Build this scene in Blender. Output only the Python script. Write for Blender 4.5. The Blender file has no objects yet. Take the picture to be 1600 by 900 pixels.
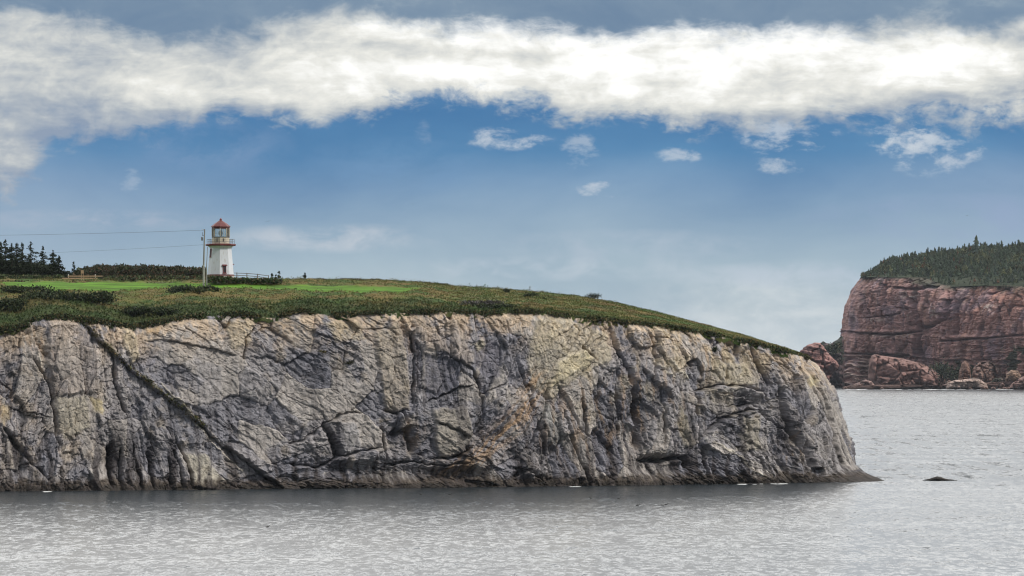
import bpy, math, random
import numpy as np
R = math.radians
DENOISE = True
rng = np.random.default_rng(7)
random.seed(7)
scene = bpy.context.scene
col = scene.collection

# ------------------------------------------------------------------ camera
F = 7000.0                      # focal length in pixels of the 1600 px wide photograph
HZ = 562.0                      # height of the horizon in the photograph
PITCH = math.atan((HZ - 450) / F)
CAMZ = 20.0
cd = bpy.data.cameras.new("camera")
cam = bpy.data.objects.new("camera", cd); col.objects.link(cam)
cam.location = (0, 0, CAMZ)
cam.rotation_euler = (math.pi / 2 + PITCH, 0, 0)
cd.sensor_width = 36.0
cd.lens = 36.0 * F / 1600
cd.clip_start = 1.0
cd.clip_end = 60000
scene.camera = cam
scene.view_settings.view_transform = 'Standard'
scene.view_settings.look = 'None'
scene.view_settings.exposure = 0.0
scene.view_settings.gamma = 1.0
scene.render.engine = 'CYCLES'
scene.cycles.use_denoising = DENOISE
scene.cycles.filter_width = 1.15
scene.cycles.caustics_reflective = False; scene.cycles.caustics_refractive = False
scene.cycles.max_bounces = 4; scene.cycles.sample_clamp_indirect = 4
scene.render.resolution_x = 1024; scene.render.resolution_y = 576

SUN_AZ, SUN_EL = 124.0, 42.0     # azimuth clockwise from the view direction, elevation
HAZE = 1.5e-5; HAZE_ON = True
SUN_POW = 2.0
SUN_ANG = 10.0

cp, sp = math.cos(PITCH), math.sin(PITCH)
def ray(u, v):
    """direction (x, z) per metre of y for a photograph pixel"""
    a = (np.asarray(u, float) - 800) / F; b = (450 - np.asarray(v, float)) / F
    y = cp - b * sp; z = sp + b * cp
    return a / y, z / y
def P(u, v, d):
    x, z = ray(u, v); d = np.asarray(d, float)
    return x * d, d + 0 * x, CAMZ + z * d
def proj(x, y, z):
    z = z - CAMZ
    dep = y * cp + z * sp; up = -y * sp + z * cp
    return 800 + F * x / dep, 450 - F * up / dep
def dist_water(v):
    """distance at which pixel row v meets the water"""
    return -CAMZ / ray(800, v)[1]

# ------------------------------------------------------------------ node helper
class NB:
    def __init__(s, nt):
        s.nt = nt; s.n = nt.nodes; s.l = nt.links
    def new(s, t, **k):
        n = s.n.new(t)
        for a, b in k.items(): setattr(n, a, b)
        return n
    def put(s, sock, v):
        if hasattr(v, 'is_output'): s.l.new(v, sock)
        else: sock.default_value = v
    def m(s, op, a, b=None, c=None, clamp=False):
        n = s.new('ShaderNodeMath', operation=op, use_clamp=clamp)
        s.put(n.inputs[0], a)
        if b is not None: s.put(n.inputs[1], b)
        if c is not None: s.put(n.inputs[2], c)
        return n.outputs[0]
    def step(s, v, a, b, smooth=True, o0=0.0, o1=1.0):
        n = s.new('ShaderNodeMapRange', interpolation_type='SMOOTHSTEP' if smooth else 'LINEAR')
        s.put(n.inputs[0], v); s.put(n.inputs[1], a); s.put(n.inputs[2], b)
        s.put(n.inputs[3], o0); s.put(n.inputs[4], o1)
        return n.outputs[0]
    def mix(s, f, a, b, mode='MIX'):
        n = s.new('ShaderNodeMix', data_type='RGBA', blend_type=mode)
        s.put(n.inputs[0], f); s.put(n.inputs[6], a); s.put(n.inputs[7], b)
        return n.outputs[2]
    def xyz(s, x, y, z):
        n = s.new('ShaderNodeCombineXYZ'); s.put(n.inputs[0], x); s.put(n.inputs[1], y); s.put(n.inputs[2], z)
        return n.outputs[0]
    def noise(s, vec, scale, detail=4, rough=.55, dist=0.0, lac=2.0):
        n = s.new('ShaderNodeTexNoise'); s.put(n.inputs['Vector'], vec)
        n.inputs['Scale'].default_value = scale; n.inputs['Detail'].default_value = detail
        n.inputs['Roughness'].default_value = rough; n.inputs['Distortion'].default_value = dist
        n.inputs['Lacunarity'].default_value = lac
        return n.outputs['Fac']
    def curve(s, v, pts, lo, hi, x0, x1):
        n = s.new('ShaderNodeFloatCurve')
        s.put(n.inputs[1], s.step(v, x0, x1, smooth=False))
        c = n.mapping.curves[0]
        pp = [((x - x0) / (x1 - x0), (y - lo) / (hi - lo)) for x, y in pts]
        while len(c.points) < len(pp): c.points.new(0.5, 0.5)
        for q, (x, y) in zip(c.points, pp): q.location = (x, y)
        n.mapping.update()
        return s.m('MULTIPLY_ADD', n.outputs[0], hi - lo, lo)
    def ramp(s, v, stops, x0, x1):
        n = s.new('ShaderNodeValToRGB')
        s.put(n.inputs[0], s.step(v, x0, x1, smooth=False))
        e = n.color_ramp.elements
        while len(e) < len(stops): e.new(0.5)
        for q, (x, c) in zip(e, stops):
            q.position = (x - x0) / (x1 - x0); q.color = c
        return n.outputs[0]

def s2l(r, g, b, k=1.0):
    f = lambda c: (c / 255 / 12.92 if c <= 10 else ((c / 255 + .055) / 1.055) ** 2.4) * k
    return (f(r), f(g), f(b), 1.0)

# ------------------------------------------------------------------ world: Nishita sky under drawn-out cloud banks
W = bpy.data.worlds.new("World"); scene.world = W; W.use_nodes = True
nt = W.node_tree; nt.nodes.clear(); B = NB(nt)
out = B.new('ShaderNodeOutputWorld')
sky = B.new('ShaderNodeTexSky', sky_type='NISHITA', sun_disc=False)
sky.sun_elevation = R(SUN_EL); sky.sun_rotation = R(SUN_AZ); sky.altitude = 0
sky.air_density = 1.2; sky.dust_density = 1.5
tc = B.new('ShaderNodeTexCoord').outputs['Generated']
sep = B.new('ShaderNodeSeparateXYZ'); B.put(sep.inputs[0], tc)
X, Y, Z = sep.outputs
az = B.m('ARCTAN2', X, Y)
hor = B.m('SQRT', B.m('ADD', B.m('MULTIPLY', X, X), B.m('MULTIPLY', Y, Y)))
el = B.m('ARCTAN2', Z, hor)
u = B.m('MULTIPLY_ADD', az, F, 800.0)            # azimuth and elevation in 1/7000 rad
v = B.m('MULTIPLY_ADD', el, -F, HZ)
UV = lambda sx, sy, off=0.0: B.xyz(B.m('MULTIPLY_ADD', u, sx, off), B.m('MULTIPLY', v, sy), off)
n_big = B.noise(UV(1/420, 1/190), 1.0, 5, .55, .3)
n_mid = B.noise(UV(1/120, 1/65, 3.3), 1.0, 6, .6, .4)
n_fin = B.noise(UV(1/46, 1/26, 7.1), 1.0, 6, .62, .6)
n_puf = B.noise(UV(1/34, 1/22, 17.1), 1.0, 5, .6, .9)
n_soft = B.noise(UV(1/52, 1/26, 23.7), 1.0, 7, .62, .15)
n_lay = B.noise(UV(1/520, 1/60, 31.3), 1.0, 5, .55, .1)
def ctr(n, k): return B.m('MULTIPLY', B.m('SUBTRACT', n, .5), k)
# clear air between the banks and the pale veil near the horizon
vv = B.m('ADD', v, ctr(n_big, 70))
base = B.ramp(vv, [(60, s2l(84, 136, 182)), (170, s2l(62, 122, 174)), (235, s2l(78, 134, 181)), (290, s2l(116, 153, 189)),
                   (350, s2l(144, 172, 196)), (420, s2l(164, 187, 202)), (500, s2l(186, 201, 209)), (560, s2l(206, 216, 220))], 0, 600)
nish = B.new('ShaderNodeVectorMath', operation='SCALE'); B.put(nish.inputs[0], sky.outputs[0]); nish.inputs[3].default_value = 0.07
base = B.mix(.07, base, nish.outputs[0])
base = B.mix(1.0, base, B.ramp(n_big, [(.3, (.84, .88, .92, 1)), (.7, (1.12, 1.08, 1.05, 1))], .3, .7), 'MULTIPLY')
left_veil = B.m('MULTIPLY', B.step(u, 500, -100), .34)
base = B.mix(B.m('MULTIPLY', left_veil, B.step(v, 180, 330)), base, s2l(156, 174, 197))
right_veil = B.m('MULTIPLY', B.m('MULTIPLY', B.step(u, 1250, 1650), B.step(v, 200, 290)), .45)
base = B.mix(right_veil, base, s2l(144, 166, 193))
# faint lit veils low in the sky
def blob(cu, cv, ru, rv):
    a = B.m('DIVIDE', B.m('SUBTRACT', u, cu), ru); b = B.m('DIVIDE', B.m('SUBTRACT', v, cv), rv)
    r2 = B.m('ADD', B.m('MULTIPLY', a, a), B.m('MULTIPLY', b, b))
    return B.m('MAXIMUM', B.m('SUBTRACT', 1.0, r2), 0.0)
def veil(prev, cu, cv, ru, rv, c, k):
    f = B.m('MULTIPLY', B.m('MULTIPLY', blob(cu, cv, ru, rv), B.step(B.m('ADD', n_mid, ctr(n_fin, .4)), .34, .68)), k)
    return B.mix(f, prev, c)
base = veil(base, 520, 372, 190, 26, s2l(206, 210, 216), .75)
base = veil(base, 1190, 470, 210, 60, s2l(206, 214, 218), .75)
base = veil(base, 1150, 540, 260, 30, s2l(226, 230, 228), .9)
base = veil(base, 1350, 430, 330, 26, s2l(188, 200, 214), .8)
base = veil(base, 860, 420, 300, 22, s2l(190, 202, 212), .8)
base = veil(base, 1250, 500, 200, 22, s2l(214, 220, 222), .8)
base = veil(base, 1500, 340, 260, 40, s2l(146, 166, 196), .8)
base = veil(base, 150, 345, 220, 20, s2l(176, 186, 202), .7)
base = veil(base, 980, 385, 240, 30, s2l(178, 192, 206), .7)
base = veil(base, 330, 230, 140, 55, s2l(120, 150, 186), .8)
base = veil(base, 620, 260, 180, 50, s2l(112, 150, 188), .6)
# small lit scraps of cloud
def scrap(prev, cu, cv, ru, rv, k=1.0, thr=.9):
    bl = blob(cu, cv, ru * 1.35, rv * 1.35)
    f = B.m('MULTIPLY', B.m('MULTIPLY', B.step(B.m('ADD', bl, ctr(n_soft, 6.0)), .35, 1.75), B.step(bl, 0, .6)), k * .7)
    return B.mix(f, prev, s2l(208, 215, 222))
for a in [(792, 216, 62, 17), (905, 236, 28, 26, .6), (1062, 241, 34, 13, .8), (1216, 259, 36, 15, .8), (942, 299, 42, 14, .95),
          (205, 285, 17, 18, .35), (660, 212, 14, 22, .22), (1395, 212, 60, 26, .85), (1455, 228, 75, 42, .9),
          (1232, 214, 70, 30, .95)]:
    base = scrap(base, *a)
# the lit bank
low = B.curve(u, [(-400, 300), (0, 290), (40, 274), (90, 242), (150, 228), (250, 206), (330, 184), (450, 186), (560, 176), (700, 150), (800, 160), (880, 182),
                  (1000, 188), (1110, 205), (1200, 192), (1280, 182), (1400, 184), (1600, 188), (2000, 200)], 100, 320, -400, 2000)
upp = B.curve(u, [(-400, 20), (0, 26), (140, 42), (260, 64), (400, 60), (450, 36), (560, 30), (700, 36), (850, 48), (1000, 54), (1100, 48), (1250, 56),
                  (1400, 44), (1600, 48), (2000, 40)], 0, 100, -400, 2000)
dl = B.m('ADD', B.m('SUBTRACT', low, v), B.m('ADD', B.m('ADD', ctr(n_mid, 130), ctr(n_big, 80)), B.m('ADD', ctr(n_fin, 76), ctr(n_puf, 28))))
du = B.m('ADD', B.m('SUBTRACT', v, upp), B.m('ADD', ctr(n_mid, 90), ctr(n_fin, 50)))
bank = B.step(dl, -16, 24)
s1 = B.m('ADD', B.m('ADD', B.step(dl, 0, 95, o0=.30, o1=.62), ctr(n_mid, .8)), B.m('ADD', B.m('ADD', ctr(n_fin, .42), ctr(n_lay, 1.3)), ctr(n_big, .6)))
def nat(sx, sy, off, dv, det):   # the same noise looked up a little lower: lit tops and shaded undersides of billows
    return B.noise(B.xyz(B.m('MULTIPLY_ADD', u, sx, off), B.m('MULTIPLY', B.m('ADD', v, dv), sy), off), 1.0, det, .6, .4)
rel = B.m('ADD', B.m('MULTIPLY', B.m('SUBTRACT', nat(1/120, 1/65, 3.3, 13, 6), n_mid), 1.4), B.m('MULTIPLY', B.m('SUBTRACT', nat(1/46, 1/26, 7.1, 6, 6), n_fin), .6))
s1 = B.m('ADD', s1, rel)
s1 = B.m('ADD', s1, B.m('MULTIPLY', B.step(u, 600, 0), -.17))
glow = B.m('MULTIPLY', blob(960, 95, 640, 95), .52)
glow = B.m('ADD', glow, B.m('MULTIPLY', blob(1500, 110, 200, 40), .2))
glow = B.m('ADD', glow, B.m('MULTIPLY', blob(340, 130, 300, 60), .12))
s1 = B.m('ADD', s1, glow)
lit = B.ramp(s1, [(.0, s2l(142, 158, 180)), (.3, s2l(176, 184, 192)), (.52, s2l(206, 209, 208)), (.78, s2l(233, 233, 227)), (1.05, s2l(255, 255, 252, 1.06))], 0, 1.2)
skyc = B.mix(bank, base, lit)
# the slate grey layer above it
top = B.step(du, 26, -22)
slate = B.ramp(B.m('ADD', B.m('MULTIPLY', n_big, .6), B.m('MULTIPLY', n_mid, .4)), [(.3, s2l(100, 128, 158)), (.55, s2l(126, 148, 170)), (.72, s2l(176, 188, 196))], .2, .8)
skyc = B.mix(top, skyc, slate)
# the rest of the dome: broken bright overcast, brightest over the sea ahead
big3 = B.noise(tc, 3.2, 5, .55, .4)
hi = B.step(el, R(5.2), R(9.0))
front = B.step(Y, -.6, .75)
clb = B.m('MULTIPLY', B.step(big3, .3, .7, o0=.72, o1=1.12), B.m('MULTIPLY_ADD', front, 2.75, .48))
cl = B.new('ShaderNodeVectorMath', operation='SCALE'); cl.inputs[0].default_value = (1.0, .985, .96); B.put(cl.inputs[3], clb)
dome = B.mix(B.step(big3, .66, .44, o0=.1, o1=.9), nish.outputs[0], cl.outputs[0])
skyc = B.mix(hi, skyc, dome)
side = B.step(B.m('ABSOLUTE', az), .35, .7)
skyc = B.mix(B.m('MULTIPLY', side, B.step(el, R(9.0), R(4.0))), skyc, s2l(176, 188, 200))
bg = B.new('ShaderNodeBackground'); B.put(bg.inputs[0], skyc); bg.inputs[1].default_value = 1.0
B.l.new(bg.outputs[0], out.inputs[0])

# ------------------------------------------------------------------ sun behind thin cloud
sd = bpy.data.lights.new("sun", 'SUN'); sd.energy = SUN_POW; sd.angle = R(SUN_ANG); sd.color = (1.0, .95, .87)
sun = bpy.data.objects.new("sun", sd); col.objects.link(sun)
import mathutils
dirv = mathutils.Vector((math.sin(R(SUN_AZ)) * math.cos(R(SUN_EL)), math.cos(R(SUN_AZ)) * math.cos(R(SUN_EL)), math.sin(R(SUN_EL))))
sun.rotation_euler = dirv.to_track_quat('Z', 'Y').to_euler()
sun.location = (100, 0, 200)

# ------------------------------------------------------------------ numpy noise
def h2(ix, iy, seed):
    a = (ix.astype(np.int64) * 374761393 + iy.astype(np.int64) * 668265263 + seed * 1442695041) & 0xffffffff
    a = ((a ^ (a >> 13)) * 1274126177) & 0xffffffff
    a = ((a ^ (a >> 16)) * 2246822519) & 0xffffffff
    return (a ^ (a >> 15)) & 0xffffffff
def hf(ix, iy, seed): return h2(ix, iy, seed) / 4294967295.0
def gn(x, y, seed=0):
    xi = np.floor(x); yi = np.floor(y); fx = x - xi; fy = y - yi
    def g(dx, dy):
        a = hf(xi + dx, yi + dy, seed) * 6.2831853
        return np.cos(a) * (fx - dx) + np.sin(a) * (fy - dy)
    wx = fx * fx * fx * (fx * (fx * 6 - 15) + 10); wy = fy * fy * fy * (fy * (fy * 6 - 15) + 10)
    a = g(0, 0); b = g(1, 0); c = g(0, 1); d = g(1, 1)
    return ((a + (b - a) * wx) * (1 - wy) + (c + (d - c) * wx) * wy) * 1.5
def fbm(x, y, seed=0, o=4, r=.5):
    s = 0; a = 1; t = 0
    for k in range(o):
        s = s + a * gn(x * 2 ** k, y * 2 ** k, seed + k * 17); t += a; a *= r
    return s / t
def rid(x, y, seed=0, o=4, r=.55):
    s = 0; a = 1; t = 0
    for k in range(o):
        s = s + a * (1 - 2 * np.abs(gn(x * 2 ** k, y * 2 ** k, seed + k * 17))); t += a; a *= r
    return s / t
def vor(x, y, seed=0, jit=.9):
    xi = np.floor(x); yi = np.floor(y)
    d1 = np.full(x.shape, 9.0); d2 = np.full(x.shape, 9.0); cx = np.zeros_like(x); cy = np.zeros_like(x); idd = np.zeros_like(x)
    for dx in (-1, 0, 1):
        for dy in (-1, 0, 1):
            gx = xi + dx; gy = yi + dy
            px = gx + .5 + (hf(gx, gy, seed) - .5) * jit; py = gy + .5 + (hf(gx, gy, seed + 5) - .5) * jit
            d = np.hypot(px - x, py - y)
            n = d < d1
            d2 = np.where(n, d1, np.minimum(d2, d))
            cx = np.where(n, px, cx); cy = np.where(n, py, cy); idd = np.where(n, hf(gx, gy, seed + 9), idd)
            d1 = np.where(n, d, d1)
    return d1, d2, x - cx, y - cy, idd
def facets(x, y, seed, tilt=1.0):
    """blocky facets: every cell has its own level and its own tilt; returns height, edge closeness, id"""
    d1, d2, ax, ay, idd = vor(x, y, seed)
    a = idd * 97.3 % 1 * 6.283
    k = (idd * 53.7) % 1 * tilt
    return (idd - .5) + k * (np.cos(a) * ax + np.sin(a) * ay), d2 - d1, idd
def sst(a, b, x):
    t = np.clip((x - a) / (b - a), 0, 1); return t * t * (3 - 2 * t)
def segd(U, V, pts):
    """distance to a polyline, signed side and position along it"""
    best = np.full(U.shape, 1e9); side = np.zeros(U.shape); al = np.zeros(U.shape)
    n = len(pts) - 1
    for k in range(n):
        (x0, y0), (x1, y1) = pts[k], pts[k + 1]
        dx, dy = x1 - x0, y1 - y0; L = dx * dx + dy * dy
        t = np.clip(((U - x0) * dx + (V - y0) * dy) / L, 0, 1)
        qx = U - (x0 + t * dx); qy = V - (y0 + t * dy); d = np.hypot(qx, qy)
        m = d < best
        best = np.where(m, d, best); side = np.where(m, np.sign(dx * qy - dy * qx), side); al = np.where(m, (k + t) / n, al)
    return best, side, al
def sdpoly(U, V, pts):
    """signed distance to a polygon, positive inside"""
    d, _, _ = segd(U, V, pts + [pts[0]])
    ins = np.zeros(U.shape, bool)
    n = len(pts)
    for k in range(n):
        x0, y0 = pts[k]; x1, y1 = pts[(k + 1) % n]
        if y0 == y1: continue
        c = ((y0 > V) != (y1 > V)) & (U < (x1 - x0) * (V - y0) / (y1 - y0) + x0)
        ins ^= c
    return np.where(ins, d, -d)

# ------------------------------------------------------------------ object helpers
def mesh_np(name, verts, faces, mat=None, parent=None, color=None, smooth=False, link=True):
    """verts (n,3), faces (m,3|4) arrays -> one mesh object"""
    verts = np.asarray(verts, np.float32).reshape(-1, 3); faces = np.asarray(faces, np.int32)
    me = bpy.data.meshes.new(name); k = faces.shape[1]
    me.vertices.add(len(verts)); me.vertices.foreach_set('co', verts.ravel())
    me.loops.add(faces.size); me.loops.foreach_set('vertex_index', faces.ravel())
    me.polygons.add(len(faces)); me.polygons.foreach_set('loop_start', np.arange(0, faces.size, k, dtype=np.int32))
    if smooth: me.polygons.foreach_set('use_smooth', np.ones(len(faces), bool))
    if color is not None:
        a = me.color_attributes.new('tint', 'FLOAT_COLOR', 'POINT')
        c = np.ones((len(verts), 4), np.float32); c[:, :3] = color
        a.data.foreach_set('color', c.ravel())
    me.update(calc_edges=True)
    if mat: me.materials.append(mat)
    o = bpy.data.objects.new(name, me)
    if link: col.objects.link(o)
    if parent: o.parent = parent
    return o
def grid_faces(ni, nj):
    i, j = np.meshgrid(np.arange(ni - 1), np.arange(nj - 1), indexing='ij'); a = (i * nj + j).ravel()
    return np.stack([a, a + nj, a + nj + 1, a + 1], 1)
class MB:
    """collects primitives for one mesh"""
    def __init__(s): s.v = []; s.f = []
    def add(s, vs, fs):
        o = len(s.v); s.v += [tuple(map(float, q)) for q in vs]; s.f += [tuple(o + k for k in f) for f in fs]
        return s
    def box(s, c, d, rz=0.0):
        x, y, z = c; a, b, e = d[0] / 2, d[1] / 2, d[2] / 2; C, S = math.cos(rz), math.sin(rz)
        vs = [(x + C * i * a - S * j * b, y + S * i * a + C * j * b, z + k * e) for k in (-1, 1) for i, j in ((-1, -1), (1, -1), (1, 1), (-1, 1))]
        return s.add(vs, [(3, 2, 1, 0), (4, 5, 6, 7), (0, 1, 5, 4), (1, 2, 6, 5), (2, 3, 7, 6), (3, 0, 4, 7)])
    def loft(s, rings, cap=True):
        n = len(rings[0]); vs = [p for r in rings for p in r]
        fs = [(k * n + i, k * n + (i + 1) % n, (k + 1) * n + (i + 1) % n, (k + 1) * n + i) for k in range(len(rings) - 1) for i in range(n)]
        if cap: fs += [tuple(range(n - 1, -1, -1)), tuple((len(rings) - 1) * n + i for i in range(n))]
        return s.add(vs, fs)
    def lathe(s, prof, n=8, c=(0, 0, 0), rot=0.0, cap=True):
        return s.loft([[(c[0] + r * math.sin(rot + 2 * math.pi * i / n), c[1] - r * math.cos(rot + 2 * math.pi * i / n), c[2] + z) for i in range(n)] for r, z in prof], cap)
    def tube(s, pts, r, n=6):
        rings = []; rr = r if isinstance(r, (list, tuple)) else [r] * len(pts)
        pts = [mathutils.Vector(p) for p in pts]
        for k, p in enumerate(pts):
            t = (pts[min(k + 1, len(pts) - 1)] - pts[max(k - 1, 0)]).normalized()
            a = t.cross(mathutils.Vector((0, 0, 1) if abs(t.z) < .9 else (1, 0, 0))).normalized(); b = t.cross(a)
            rings.append([tuple(p + rr[k] * (a * math.cos(2 * math.pi * i / n) + b * math.sin(2 * math.pi * i / n))) for i in range(n)])
        return s.loft(rings)
    def build(s, name, mat=None, parent=None):
        me = bpy.data.meshes.new(name); me.from_pydata(s.v, [], s.f); me.update()
        if mat: me.materials.append(mat)
        o = bpy.data.objects.new(name, me); col.objects.link(o)
        if parent: o.parent = parent
        return o
def tag(o, label=None, cat=None, group=None, kind=None):
    if label: o['label'] = label
    if cat: o['category'] = cat
    if group: o['group'] = group
    if kind: o['kind'] = kind
    return o
def thing(name, label, cat, loc, rz=0.0, group=None):
    o = bpy.data.objects.new(name, None); col.objects.link(o); o.location = loc; o.rotation_euler.z = rz
    o.empty_display_size = .3
    return tag(o, label, cat, group)
def dup(root, kids, loc, rz, sc, label, group):
    c = root.copy(); col.objects.link(c); c.location = loc; c.rotation_euler.z = rz; c.scale = (sc[0], sc[0], sc[1]) if isinstance(sc, tuple) else (sc,) * 3
    tag(c, label, None, group)
    for k in kids:
        q = k.copy(); col.objects.link(q); q.parent = c
    return c

# ------------------------------------------------------------------ materials
def mat_plain(name, c, rough=.7, metal=0.0, var=.25, scale=3.0, stretch=(1, 1, 1), stain=None, stain_amt=.5, bump=0.0):
    m = bpy.data.materials.new(name); m.use_nodes = True; n = NB(m.node_tree); bs = m.node_tree.nodes['Principled BSDF']
    t = n.new('ShaderNodeTexCoord').outputs['Object']
    mp = n.new('ShaderNodeMapping'); n.put(mp.inputs[0], t); mp.inputs[3].default_value = stretch
    f = n.noise(mp.outputs[0], scale, 5, .6)
    cc = n.mix(f, tuple(x * (1 - var) for x in c[:3]) + (1,), tuple(min(1, x * (1 + var)) for x in c[:3]) + (1,))
    if stain:
        g = n.noise(mp.outputs[0], scale * 1.7, 4, .65)
        cc = n.mix(n.m('MULTIPLY', n.step(g, .52, .72), stain_amt), cc, tuple(stain) + (1,))
    n.put(bs.inputs['Base Color'], cc); bs.inputs['Roughness'].default_value = rough; bs.inputs['Metallic'].default_value = metal
    if bump:
        b = n.new('ShaderNodeBump'); n.put(b.inputs['Height'], f); b.inputs['Distance'].default_value = bump; n.put(bs.inputs['Normal'], b.outputs[0])
    return m
def mat_tint(name, rough=.9, nscale=1.5, lo=.7, hi=1.3, bump=.1, stretch=(1, 1, 1), spec=.3, nscale2=None):
    """colour from the mesh's own tint, broken up by world-space noise"""
    m = bpy.data.materials.new(name); m.use_nodes = True; n = NB(m.node_tree); bs = m.node_tree.nodes['Principled BSDF']
    at = n.new('ShaderNodeAttribute', attribute_name='tint')
    t = n.new('ShaderNodeTexCoord').outputs['Object']
    mp = n.new('ShaderNodeMapping'); n.put(mp.inputs[0], t); mp.inputs[3].default_value = stretch
    f = n.noise(mp.outputs[0], nscale, 6, .65, .3)
    k = n.step(f, .25, .75, smooth=False, o0=lo, o1=hi)
    vm = n.new('ShaderNodeVectorMath', operation='SCALE'); n.put(vm.inputs[0], at.outputs['Color']); n.put(vm.inputs[3], k)
    n.put(bs.inputs['Base Color'], vm.outputs[0]); bs.inputs['Roughness'].default_value = rough
    bs.inputs['Specular IOR Level'].default_value = spec
    if bump:
        f2 = n.noise(mp.outputs[0], nscale2 or nscale * 2, 8, .7, .2)
        b = n.new('ShaderNodeBump'); n.put(b.inputs['Height'], f2); b.inputs['Distance'].default_value = bump; b.inputs['Strength'].default_value = 1.0
        n.put(bs.inputs['Normal'], b.outputs[0])
    return m
M_rock = mat_tint('rock', .88, .9, .68, 1.34, .35, (1, 1, .55), .25, 1.6)
M_far = mat_tint('far_rock', .9, .22, .75, 1.25, 1.0, (1, 1, .5), .2, .4)
M_soil = mat_tint('turf', .95, .8, .75, 1.25, .15, spec=.1)
M_leaf = mat_tint('leaves', .8, 1.2, .78, 1.22, 0, spec=.25)
M_bark = mat_plain('bark', (.07, .055, .045), .9, scale=6, bump=.02)

exec_parts = []
# ================================================================== WATER
def make_water():
    m = bpy.data.materials.new('sea_water'); m.use_nodes = True; n = NB(m.node_tree); bs = m.node_tree.nodes['Principled BSDF']
    t = n.new('ShaderNodeTexCoord').outputs['Object']
    def mp(sx, sy, off=0.0):
        q = n.new('ShaderNodeMapping'); n.put(q.inputs[0], t); q.inputs[3].default_value = (sx, sy, 1); q.inputs[1].default_value = (off, off, off); return q.outputs[0]
    lane = n.noise(mp(1 / 150.0, 1 / 20.0, 13), 1.0, 4, .6, .3)
    sp_ = n.new('ShaderNodeSeparateXYZ'); n.put(sp_.inputs[0], t)
    opened = n.step(sp_.outputs[1], 660, 800)          # rougher water out in the open sound
    amp = n.m('MULTIPLY', n.step(lane, .35, .65, o0=.55, o1=1.3), n.m('MULTIPLY_ADD', opened, .5, .8))
    def slope(sx, sy, k, off, det=3):
        q = n.new('ShaderNodeTexNoise'); n.put(q.inputs['Vector'], mp(sx, sy, off)); q.inputs['Scale'].default_value = 1.0
        q.inputs['Detail'].default_value = det; q.inputs['Roughness'].default_value = .6
        w = n.new('ShaderNodeVectorMath', operation='SUBTRACT'); n.put(w.inputs[0], q.outputs['Color']); w.inputs[1].default_value = (.5, .5, .5)
        e = n.new('ShaderNodeVectorMath', operation='SCALE'); n.put(e.inputs[0], w.outputs[0]); n.put(e.inputs[3], n.m('MULTIPLY', amp, k)); return e.outputs[0]
    def vadd(a_, b_):
        w = n.new('ShaderNodeVectorMath', operation='ADD'); n.put(w.inputs[0], a_); n.put(w.inputs[1], b_); return w.outputs[0]
    sl = vadd(slope(1 / .85, 1 / 2.9, 1.25, 3, 4), vadd(vadd(slope(1 / 5.0, 1 / 14.0, .30, 7), slope(1 / .22, 1 / .5, .8, 11)), slope(1 / 2.4, 1 / 26.0, n.m('MULTIPLY', opened, 1.4), 15, 4)))
    sx = n.new('ShaderNodeSeparateXYZ'); n.put(sx.inputs[0], sl)
    nv = n.new('ShaderNodeVectorMath', operation='NORMALIZE'); n.put(nv.inputs[0], n.xyz(sx.outputs[0], sx.outputs[1], 1.0))
    n.put(bs.inputs['Normal'], nv.outputs[0])
    bs.inputs['Base Color'].default_value = (.025, .034, .04, 1)
    n.put(bs.inputs['Roughness'], n.m('MULTIPLY_ADD', opened, -.02, .22))
    bs.inputs['IOR'].default_value = 1.33
    mb = MB().add([(-15000, -1500, 0), (15000, -1500, 0), (15000, 16000, 0), (-15000, 16000, 0)], [(0, 1, 2, 3)])
    return tag(mb.build('water', m), kind='structure', label='grey wind-rippled sea in front of the cliffs')
make_water()

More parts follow.
